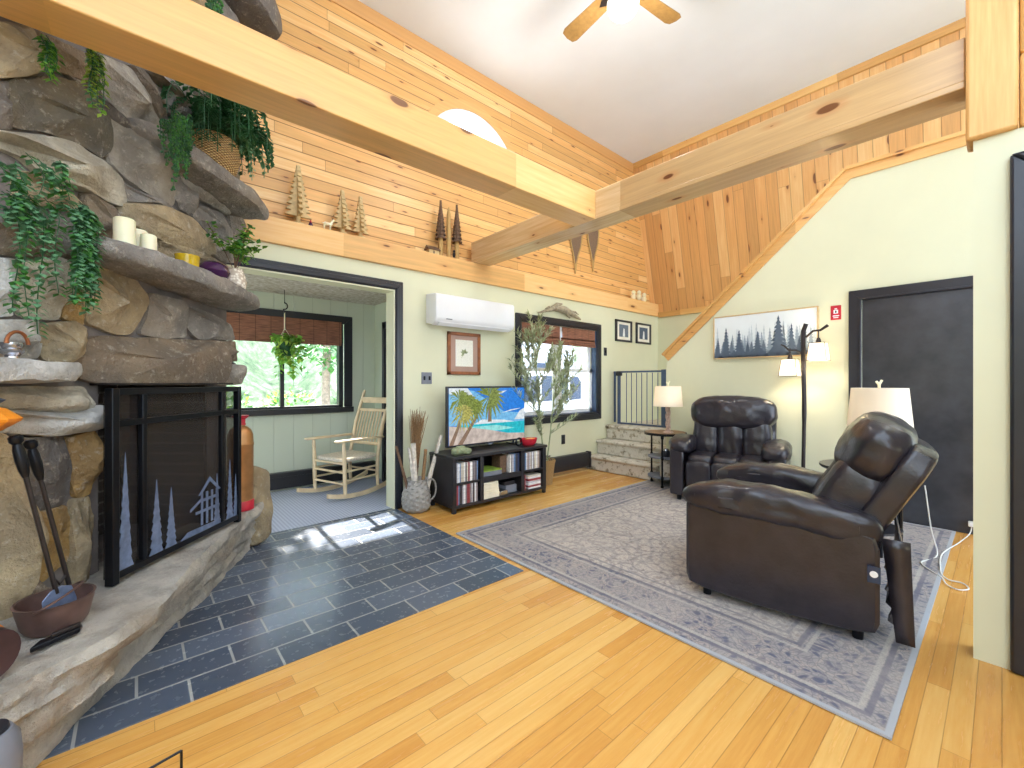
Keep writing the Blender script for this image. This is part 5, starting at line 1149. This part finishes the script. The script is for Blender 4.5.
# ------------------------------------------------------------------ right wall pieces
t = thing('forest_painting', 'wide framed painting of misty grey firs on the right wall', 'painting', (WX-.02, 1.7, 1.74)); y0, y1, z0, z1 = 1.19, 2.21, 1.498, 1.985
m = M()
for a in ((y0, y0+.012, z0, z1), (y1-.012, y1, z0, z1), (y0, y1, z0, z0+.012), (y0, y1, z1-.012, z1)): m.bb(WX-.04, WX, a[0], a[1], a[2], a[3])
m.obj('frame', 'light_wood', t, bevel=.002); cv = M().bb(WX-.03, WX-.004, y0+.01, y1-.01, z0+.01, z1-.01).obj('canvas', 'canvas', t)
def firs(k, spec, mt):
    m = M(); xx = WX-.0305-.0006*k
    for u, h, w_ in spec:
        cy = y1-.012-u*(y1-y0-.024); n = 9; L = []; Rr = []; zb = z0+.013
        for i in range(n):
            a = max(.004, w_/2*(1-i/n)**.9*U(.8, 1.1)); b = w_/2*(1-(i+.8)/n)*.5; zz = zb+h*(.06+.94*i/n); z2 = zb+h*(.06+.94*(i+.8)/n)
            c1, c2 = max(y0+.013, cy-a), min(y1-.013, cy+a)
            L += [(xx, c1, zz), (xx, max(y0+.013, cy-b), z2)]; Rr += [(xx, c2, zz), (xx, min(y1-.013, cy+b), z2)]
        m.prism([(xx, max(y0+.013, cy-w_*.4), zb)]+L+[(xx, cy, zb+h)]+Rr[::-1]+[(xx, min(y1-.013, cy+w_*.4), zb)], (.0005, 0, 0))
    m.obj('fir_layer', mt, cv, smooth=0)
pr_ = random.Random(3)
firs(1, [(pr_.uniform(.02, .98), pr_.uniform(.26, .38), .07) for i in range(22)], 'paint_0')
firs(2, [(u, pr_.uniform(.2, .32), .09) for u in (.2, .33, .36, .47, .5, .58, .7, .76, .83, .9, .95)], 'paint_1')
firs(3, [(u, pr_.uniform(.13, .2), .11) for u in (.02, .1, .19, .3, .4, .52, .62, .72, .8, .88, .96)], 'paint_2')
firs(4, [(.04, .24, .09), (.13, .345, .12), (.27, .31, .13), (.36, .17, .09), (.46, .28, .13), (.66, .43, .20), (.78, .33, .11), (.85, .2, .1)], 'paint_3')
firs(5, [(u, .08, .2) for u in (.03, .12, .22, .31, .41, .5, .6, .7, .79, .88, .96)], 'paint_3')
t = thing('red_sign', 'small red notice plate with white pictogram beside the black door', 'sign', (WX-.003, 1.055, 1.905)); y0, y1, z0, z1 = 1.015, 1.097, 1.835, 1.972
M().bb(WX-.005, WX, y0, y1, z0, z1).obj('plate', 'red_paint', t)
m = M(); m.bb(WX-.0062, WX-.005, 1.038, 1.074, 1.895, 1.93); m.bb(WX-.0062, WX-.005, 1.046, 1.066, 1.935, 1.945); m.bb(WX-.0062, WX-.005, 1.03, 1.08, 1.868, 1.878); m.bb(WX-.0062, WX-.005, 1.036, 1.076, 1.852, 1.86); m.obj('pictogram', 'white_paint', t)
M().bb(WX-.0072, WX-.006, 1.05, 1.062, 1.902, 1.922).obj('pictogram_centre', 'black_trim', t)
# ------------------------------------------------------------------ side table, lamps
tc = V((4.77, 2.66, .009)); t = thing('side_table', 'small round pipe legged side table beside the carpeted steps', 'table', tc)
M().lathe([(0, .605), (.235, .605), (.235, .632), (0, .632)], tc, 36).obj('table_top', 'table_wood', t, bevel=.004)
M().lathe([(.236, .60), (.242, .60), (.242, .628), (.236, .628)], tc, 36).obj('rim', 'black_metal', t)
for z in (.10, .33): M().lathe([(0, z), (.20, z), (.20, z+.015), (0, z+.015)], tc, 36).obj('shelf', 'grey_plastic', t)
for a in (200, 320, 80):
    p = tc+V((.205*math.cos(R(a)), .205*math.sin(R(a)), 0)); M().lathe([(0, 0), (.018, 0), (.018, .02), (.011, .025), (.011, .09), (.017, .095), (.017, .125), (.011, .13), (.011, .32), (.017, .325), (.017, .355), (.011, .36), (.011, .56), (.017, .565), (.02, .605), (0, .605)], p, 10).obj('leg', 'black_metal', t)
c = tc+V((-.06, -.04, .346)); t = thing('black_jar', 'small black jar on the middle shelf of the side table', 'jar', c); M().lathe([(0, 0), (.05, 0), (.055, .05), (.04, .075), (0, .075)], c, 16).obj('body', 'black_trim', t); M().lathe([(0, .074), (.045, .074), (.04, .09), (0, .092)], c, 16).obj('lid', 'silver', t)
c = tc+V((-.05, -.05, .116)); t = thing('speckled_crock', 'grey speckled crock on the lowest shelf of the side table', 'jar', c); M().lathe([(0, 0), (.075, 0), (.08, .02), (.08, .18), (.07, .195), (.066, .19), (0, .17)], c, 18).obj('body', 'stair_carpet', t)
def shade_lamp(name, label, c, zb, r0, r1, h, stem, mt, glow, base_r=.06):
    """c: foot of the lamp; zb: height of the shade's lower rim above it"""
    t = thing(name, label, 'lamp', c)
    m = M()
    for k in range(3):
        pts = []
        for i in range(22): f = i/21; a = f*7.5+k*2.1; pts.append(c+V((.018*math.cos(a), .018*math.sin(a), .02+f*(zb-.0))))
        m.tube(pts, .012, 7)
    m.lathe([(0, 0), (base_r, 0), (base_r, .012), (.03, .025), (0, .025)], c, 20); m.obj('twisted_base', mt, t)
    s = c+V((0, 0, zb))
    M().lathe([(r0, 0), (r1, h), (r1-.004, h), (r0-.004, 0)], s, 40).obj('shade', 'shade_cloth', t)
    m = M(); m.tube([s+V((0, 0, -.02)), s+V((0, 0, h+.03))], .004, 6)
    for k in range(3): a = 2.1*k; m.tube([s+V((0, 0, h-.01)), s+V(((r1-.003)*math.cos(a), (r1-.003)*math.sin(a), h-.008))], .0025, 5)
    m.obj('harp', 'brass', t)
    m = M(); m.tube([s+V((0, 0, h+.0)), s+V((0, 0, h+.03))], .009, 6); m.tube([s+V((0, 0, h+.025)), s+V((.014, -.014, h+.058))], .008, 6); m.tube([s+V((0, 0, h+.025)), s+V((-.014, .014, h+.05))], .008, 6); m.obj('finial', 'wax', t)
    l = bpy.data.objects.new('bulb_light', bpy.data.lights.new('bulb_light', 'POINT')); C.objects.link(l); l.data.energy = glow; l.data.color = (1, .93, .84); l.data.shadow_soft_size = .04; l.parent = t; l.location = (0, 0, zb+h*.5)
    return t
shade_lamp('table_lamp', 'table lamp with twisted base and cream shade on the side table', tc+V((-.08, -.08, .632)), .31, .165, .145, .235, 0, 'lamp_twist', .8)
tc2 = V((4.08, .66, .009)); t = thing('lamp_table', 'round black lamp table behind the foreground recliner', 'table', tc2)
M().lathe([(0, .575), (.28, .575), (.29, .585), (.29, .60), (0, .60)], tc2, 40).obj('table_top', 'black_trim', t); M().lathe([(0, .15), (.2, .15), (.2, .165), (0, .165)], tc2, 30).obj('shelf', 'black_trim', t)
for a in (30, 120, 210, 300): p = tc2+V((.2*math.cos(R(a)), .2*math.sin(R(a)), 0)); M().tube([p, p+V((0, 0, .58))], .014, 8).obj('leg', 'black_metal', t)
shade_lamp('table_lamp', 'table lamp with white drum shade behind the foreground recliner', V((4.14, .60, .609)), .29, .19, .165, .29, 0, 'lamp_twist', .6, .075)
# tree shaped floor lamp
fc = V((4.88, 1.27, .009)); t = thing('floor_lamp', 'tall dark branch shaped floor lamp with two cream shades by the painting', 'lamp', fc)
M().lathe([(0, 0), (.13, 0), (.13, .015), (.03, .03), (0, .03)], fc, 28).obj('base', 'bronze_metal', t)
m = M(); m.tube([fc+V((0, .004*math.sin(z*5), z)) for z in [.02+.1*k for k in range(18)]]+[fc+V((0, -.02, 1.79))], [.017]*9+[.02]*10, 9); m.obj('pole', 'bronze_metal', t)
def arm(pts, rr, sc_, h, nm):
    M().tube(pts, rr, 8).obj('arm', 'bronze_metal', t)
    top = sc_+V((0, 0, h))
    m = M(); m.tube([top+V((0, 0, .11)), top+V((0, 0, .03))], .005, 6); m.lathe([(0, .05), (.012, .05), (.022, .02), (.026, -.02), (0, -.02)], top, 12); m.obj('socket', 'bronze_metal', t)
    sm = M(); q = []
    for (r, z) in ((.060, h), (.078, 0), (.075, 0), (.057, h)): q.append([sc_+V((a*r, b*r, z)) for a, b in ((-1, -1), (1, -1), (1, 1), (-1, 1))])
    vs = sum(q, []); fs = [(i*4+k, i*4+(k+1) % 4, (i+1)*4+(k+1) % 4, (i+1)*4+k) for i in range(3) for k in range(4)]; sm.add(vs, fs)
    sh = sm.obj('shade', 'shade_cloth', t, smooth=0)
    m = M()
    for a, b in ((-1, -1), (1, -1), (1, 1), (-1, 1)): m.tube([sc_+V((a*.078, b*.078, 0)), sc_+V((a*.060, b*.060, h))], .003, 5)
    for r, z in ((.078, 0), (.060, h)): m.tube([sc_+V((a*r, b*r, z)) for a, b in ((-1, -1), (1, -1), (1, 1), (-1, 1), (-1, -1))], .003, 5)
    m.obj('shade_rim', 'bronze_metal', sh)
    l = bpy.data.objects.new('bulb_light', bpy.data.lights.new('bulb_light', 'POINT')); C.objects.link(l); l.data.energy = 3.0; l.data.color = (1, .88, .68); l.data.shadow_soft_size = .03; l.parent = t; l.location = sc_+V((0, 0, h*.45))-fc
arm([fc+V((0, -.02, 1.66)), fc+V((-.01, -.08, 1.715)), fc+V((-.02, -.14, 1.715)), fc+V((-.03, -.20, 1.755))], [.011, .010, .011, .014], fc+V((-.02, -.125, 1.43)), .165, 'r')
arm([fc+V((0, .01, 1.50)), fc+V((-.01, .06, 1.535)), fc+V((-.02, .12, 1.54)), fc+V((-.02, .16, 1.585)), fc+V((-.02, .19, 1.60))], [.012, .010, .010, .009, .006], fc+V((-.02, .11, 1.285)), .165, 'l')
m = M(); m.tube([fc+V((-.02, .14, 1.56)), fc+V((-.02, .112, 1.53)), fc+V((-.02, .11, 1.50))], .006, 5); m.obj('twig', 'bronze_metal', t)
# ------------------------------------------------------------------ recliners
def recliner(label, loc, rz, dep=.84, lean=.25, W2=.46, flap=False, s=1.0):
    t = thing('recliner', label, 'armchair', loc, rz); kw = dict(world=False); Lm = 'leather'; hd = dep/2
    yb = -hd+.10
    for sg in (-1, 1):
        f = (lambda q: V((q.x, q.y, q.z+(.02*(q.y/hd)**2 if q.z < 0 else 0)-.10*max(0, -q.y/hd-.4)*max(0, min(1, q.z/.2)))))
        M().cushion((sg*(W2-.075), 0, .305), (.14, dep, .53), 16, 14, fn=f).obj('side_panel', Lm, t, **kw)
        g = (lambda q: V((q.x*(1+.12*(q.y > .2)), q.y, q.z-.05*max(0, (-q.y)/hd)-.03*max(0, q.y/hd-.55)*4*(.5 if q.z > 0 else .1))))
        M().cushion((sg*(W2-.095), .01, .575), (.22, dep+.04, .18), 3.4, 22, wr=.011, wf=9, seed=sg, fn=g).obj('armrest', Lm, t, **kw)
    iw = W2-.165; bw = W2*1.52
    for k in (-1, 0, 1):
        M().cushion((k*iw*.66, .06, .40), (iw*.69, dep-.16, .19), 5, 12, wr=.005, wf=8, seed=k+3).obj('seat_cushion', Lm, t, **kw)
        M().cushion((k*iw*.66, hd-.045, .30), (iw*.68, .13, .27), 5, 12, wr=.005, wf=8, seed=k+6).obj('footrest_panel', Lm, t, **kw)
    M().cushion((0, hd-.06, .15), (iw*2, .09, .17), 8, 8).obj('front_apron', Lm, t, **kw)
    B = Matrix.Translation(V((0, yb+.07, .42))) @ rot('X', lean)
    for k in (-1, 0, 1):
        M().cushion((k*bw*.30, .07, .20), (bw*.335, .24, .46), 3.6, 14, mat=B, wr=.010, wf=7, seed=k+11).obj('back_cushion', Lm, t, **kw)
    M().cushion((0, .085, .475), (bw*1.03, .28, .36), 3.0, 24, mat=B, wr=.014, wf=6, seed=21).obj('headrest', Lm, t, **kw)
    M().cushion((0, -.06, .27), (bw*1.0, .13, .66), 7, 12, mat=B, wr=.003).obj('back_shell', Lm, t, **kw)
    M().bb(-W2+.16, W2-.16, -hd+.06, -hd+.10, .1, .45).obj('rear_frame', 'black_trim', t, **kw)
    for sg in (-1, 1):
        for y in (-hd+.08, hd-.1): M().lathe([(0, 0), (.022, 0), (.026, .06), (0, .06)], (sg*(W2-.08), y, 0), 10).obj('foot', 'black_metal', t, **kw)
    if flap:
        m = M(); vs = []; nx, nz = 24, 14
        for i in range(nx+1):
            u = -W2+.10+(2*W2-.2)*i/nx
            for j in range(nz+1):
                v = j/nz; z = .52-.44*v+(.05*math.sin(i*.9)*v); y = -hd-.02-.05*math.sin(v*2.4)-.022*math.sin(i*1.3)*v-.05*(1-v); vs.append((u, y, z))
        m.add(vs, [(i*(nz+1)+j, (i+1)*(nz+1)+j, (i+1)*(nz+1)+j+1, i*(nz+1)+j+1) for i in range(nx) for j in range(nz)])
        o = m.obj('back_flap', Lm, t, smooth=60, **kw); sd = o.modifiers.new('thickness', 'SOLIDIFY'); sd.thickness = .006
        m = M(); vs = []
        for j in range(11):
            v = j/10
            for a in (0, 1): vs.append((-W2+.06+.005*math.sin(v*5), -hd-.005-.10*a*(1-.35*v)-.05*v, .50-.46*v))
        m.add(vs, [(2*j, 2*j+1, 2*j+3, 2*j+2) for j in range(10)]); o = m.obj('side_flap', Lm, t, smooth=60, **kw); sd = o.modifiers.new('thickness', 'SOLIDIFY'); sd.thickness = .006
        g = M().bb(-W2-.012, -W2-.004, -hd-.002, -hd+.045, .31, .385).obj('care_tag', 'car_glass', t, **kw); g['label'] = 'blue tag with white round emblem'
        m = M(); m.lathe([(.010, 0), (.015, 0), (.015, .001), (.010, .001)], n=16, mat=Matrix.Translation(V((-W2-.0135, -hd+.022, .35))) @ rot('Y', PI/2)); m.bb(-W2-.0135, -W2-.012, -hd+.014, -hd+.03, .347, .353); m.obj('tag_emblem', 'white_paint', g, **kw)
    t.scale = (s, s, s); ROOT[t.name] = ROOT[t.name] @ Matrix.Scale(s, 4)
    return t
recliner('large dark brown leather recliner in the foreground seen from its side and back', (2.92, .86, .009), R(9), .86, .50, .46, True)
recliner('dark brown leather recliner facing the room beside the side table', (4.60, 1.85, .009), R(90+13), .66, .10, .52, False)
# rug
struct(M().bb(1.95, 5.06, .25, 2.92, .0, .009), 'area_rug', 'rug_pile')
r_ = bpy.data.objects['area_rug']; del r_['kind']; tag(r_, 'large faded grey oriental rug with blue border under the recliners', 'rug')
# power cord
t = thing('power_cord', 'thin white power cord on the floor leading to the wall by the black door', 'cord', (4.2, .4, .012))
pts = [(4.20, .36, .50), (4.22, .33, .2), (4.22, .30, .02), (4.0, .36, .014), (3.86, .30, .014), (3.8, .25, .008), (3.70, .22, .004), (3.66, .17, .004), (3.72, .13, .004), (3.80, .16, .004), (3.80, .22, .004), (3.9, .26, .012), (4.3, .28, .013), (4.7, .22, .008), (5.02, .17, .02), (5.06, .16, .09)]
m = M(); sp = []
for i in range(len(pts)-1):
    p0, p1, p2, p3 = (V(pts[max(0, min(len(pts)-1, i+k))]) for k in (-1, 0, 1, 2))
    for k in range(6): f = k/6; sp.append(.5*((2*p1)+(p2-p0)*f+(2*p0-5*p1+4*p2-p3)*f*f+(3*p1-p0-3*p2+p3)*f**3))
m.tube(sp+[V(pts[-1])], .004, 6); m.obj('cable', 'cord_white', t)
M().bb(5.04, 5.078, .14, .18, .07, .11).obj('plug', 'cord_white', t, bevel=.005)
# ------------------------------------------------------------------ ceiling fan
hub = onZ(623, -14, 4.36); t = thing('ceiling_fan', 'ceiling fan with oak blades and a lit white globe', 'fan', (hub.x, hub.y, CZ))
M().lathe([(0, CZ), (.075, CZ), (.07, CZ-.05), (.015, CZ-.07), (.015, 4.5), (.0, 4.5)], (hub.x, hub.y, 0), 24).obj('downrod', 'bronze_metal', t)
M().lathe([(0, 4.50), (.10, 4.50), (.13, 4.46), (.13, 4.38), (.10, 4.34), (.06, 4.33), (.06, 4.29), (0, 4.29)], (hub.x, hub.y, 0), 28).obj('motor', 'bronze_metal', t)
M().ball((hub.x, hub.y, 4.215), .125, 24, sc3=(1, 1, .85)).obj('globe', 'lit_globe', t)
for k in range(4):
    a = R(84-90*k+(0, -3, 0, 0)[k]); Mx = Matrix.Translation(V((hub.x, hub.y, 4.37))) @ rot('Z', a) @ rot('X', R(12))
    b = M().prism([(.17, -.055, 0), (.22, -.065, 0), (.60, -.078, 0), (.64, -.06, 0), (.65, 0, 0), (.64, .06, 0), (.60, .078, 0), (.22, .065, 0), (.17, .055, 0)], (0, 0, .008), Mx).obj('blade', 'fan_oak', t, bevel=.002)
    M().prism([(.10, -.02, -.004), (.20, -.03, -.004), (.25, 0, -.004), (.20, .03, -.004), (.10, .02, -.004)], (0, 0, .004), Mx).obj('blade_arm', 'bronze_metal', b)
l = bpy.data.objects.new('globe_light', bpy.data.lights.new('globe_light', 'POINT')); C.objects.link(l); l.data.energy = 20; l.data.color = (1, .97, .93); l.data.shadow_soft_size = .13; l.location = (hub.x, hub.y, 4.02)
# ------------------------------------------------------------------ outside
m = M(); vs = []; nx, ny = 60, 26
for i in range(nx+1):
    for j in range(ny+1):
        x = -22+52*i/nx; y = 15+16*j/ny; z = -.4+7.5*(j/ny)**.8+1.6*noise.noise(V((x*.35, y*.35, 2)))*min(1, j/5)+.8*noise.noise(V((x*1.3, y*1.3, 4)))*min(1, j/4); vs.append((x, y, z))
m.add(vs, [(i*(ny+1)+j, (i+1)*(ny+1)+j, (i+1)*(ny+1)+j+1, i*(ny+1)+j+1) for i in range(nx) for j in range(ny)])
n = N('wooded_slope'); z = n.noise(n.pos()[0], 2.2, 6, .7); MATS['wooded_slope'] = n.fin(n.ramp(z, [(.32, col(92, 112, 88)), (.5, col(150, 168, 130)), (.68, col(198, 206, 186))]), .95)
struct(m, 'hillside', 'wooded_slope', 'wooded green slope rising behind the garden', 'hill')
def bush(c, r, h, n, mats, label, L=.09, group='shrubs outside the porch window'):
    t = thing('garden_bush', label, 'bush', c, 0, group)
    M().tube([V(c), V(c)+V((.02, 0, h*.5))], .03, 6).obj('stem', 'bark', t)
    def f(i):
        u = U(-1, 1); a = U(0, 6.28); k = U(.55, 1)**.5; q = math.sqrt(1-u*u); d = V((q*math.cos(a), q*math.sin(a), u)); return V(c)+V((0, 0, h*.5))+V((d.x*r, d.y*r, d.z*h*.5))*k, d+V((U(-.5, .5), U(-.5, .5), U(-.2, .6)))
    foliage(t, 'leaves', mats, f, n, L, L*.6)
bush((.85, 7.2, -.35), .6, 1.55, 700, ['leaf_lime', 'leaf_bright', 'leaf_green'], 'yellow green shrub low in the middle of the porch window', .10)
bush((2.05, 8.3, -.35), .6, 1.5, 600, ['leaf_bright', 'leaf_lime', 'leaf_green'], 'green shrub low behind the mullion of the porch window', .10)
bush((3.5, 8.6, -.35), .7, 1.5, 500, ['leaf_green', 'leaf_bright'], 'green shrub at the right side of the porch window', .11)
bush((-.55, 7.6, -.35), .7, 1.5, 500, ['leaf_green', 'leaf_blue'], 'dark green shrub at the left side of the porch window', .11)
def tree(c, h, r, n, mats, label, L=.3):
    t = thing('garden_tree', label, 'tree', c, 0, 'trees outside the porch window')
    M().tube([V(c), V(c)+V((.05, 0, h*.5)), V(c)+V((0, .1, h*.9))], [.14, .11, .05], 9).obj('trunk', 'bark', t)
    def f(i):
        u = U(-1, 1); a = U(0, 6.28); k = U(.2, 1)**.5; q = math.sqrt(1-u*u); return V(c)+V((0, 0, h*.66))+V((q*math.cos(a)*r, q*math.sin(a)*r, u*h*.36))*k, V((U(-1, 1), U(-1, 1), U(-.6, .6)))
    foliage(t, 'crown', mats, f, n, L, L*.6)
tree((.3, 9.2, -.35), 5.6, 1.1, 3600, ['leaf_green', 'leaf_bright'], 'tree with pale trunk left of the porch window mullion, dense unseen crown added to block sun', .22)  # unseen crown added and thickened to keep sun out of the left pane
TL = ['slim tree with pale trunk behind the left of the porch window', 'leafy tree behind the middle of the porch window', 'leafy tree behind the right of the porch window', 'far tree seen through the porch window', 'far dark tree behind the porch window', 'tree half hidden at the edge of the porch window']
for i, (x, y, h, r, n) in enumerate(((-1.2, 12.5, 5, 1.7, 700), (4.3, 13.5, 5.5, 1.7, 800), (7.5, 20, 6.5, 2.0, 800), (1.2, 18, 7, 2.4, 900), (6, 27, 7, 2.8, 900), (-5, 18, 7, 2.5, 900))):
    tree((x, y, -.35), h, r, n, [['leaf_green', 'leaf_bright', 'leaf_blue'], ['leaf_blue', 'leaf_green']][i % 2], TL[i])
struct(M().bb(PX+.32, 9, WY+.15, WY+2.9, 2.45, 2.55), 'roof_yard', 'white_paint')  # porch roof, added deep enough to keep direct sun off the rug
# neighbouring garage and parked car beyond the dark framed window
t = thing('garage', 'white sided garage across the yard behind the dark framed window', 'building', (9.5, 12, -.35)); t['kind'] = 'structure'
m = M(); m.bb(5.8, 14, 12, 16, -.35, 3.4)
for k in range(16): m.bb(5.79, 14.01, 11.985, 12, -.3+.23*k, -.28+.23*k)
m.obj('wall', 'siding', t); M().prism([(5.4, 11.5, 3.3), (14.4, 11.5, 3.3), (14.4, 14, 5), (5.4, 14, 5)], (0, 0, .12)).obj('roof', 'grey_plastic', t)
M().bb(11.6, 12.8, 11.95, 12.0, .6, 2.0).obj('window', 'car_glass', t)
def parked(label, x, y):
    c = V((x, y, -.35)); t = thing('parked_van', label, 'car', c)
    prof = [(-2.2, .3), (-2.25, .8), (-2.1, 1.0), (-1.9, 1.75), (-1.7, 1.9), (1.0, 1.9), (1.6, 1.2), (2.2, 1.05), (2.3, .6), (2.25, .3)]
    M().prism([c+V((a, -.85, b)) for a, b in prof], (0, 1.7, 0)).obj('body', 'car_paint', t, bevel=.08, seg=3)
    for pl in ([(-1.8, 1.1), (-1.72, 1.7), (-.6, 1.75), (-.6, 1.1)], [(-.5, 1.1), (-.5, 1.75), (.5, 1.75), (.5, 1.1)], [(.6, 1.1), (.6, 1.74), (.9, 1.74), (1.4, 1.15)]): M().prism([c+V((a, -.87, b)) for a, b in pl], (0, .03, 0)).obj('window', 'car_glass', t)
    for wx in (-1.4, 1.45): M().lathe([(0, -.1), (.33, -.1), (.36, 0), (.33, .1), (0, .1)], n=24, mat=Matrix.Translation(c+V((wx, -.82, .34))) @ rot('X', PI/2)).obj('wheel', 'tyre', t)
    M().bb(c.x-2.28, c.x-2.0, c.y-.875, c.y-.5, c.z+.85, c.z+1.02).obj('tail_light', 'red_paint', t, bevel=.02)
parked('white van parked in the yard behind the dark framed window', 8.3, 8.6)
t = thing('porch_post', 'white porch post outside the right half of the dark framed window', 'post', (8.3, 6.7, -.35)); M().bb(8.2, 8.4, 6.6, 6.8, -.12, 2.44).obj('shaft', 'siding', t, smooth=0); M().bb(8.17, 8.43, 6.57, 6.83, -.35, -.12).obj('plinth', 'siding', t, smooth=0)
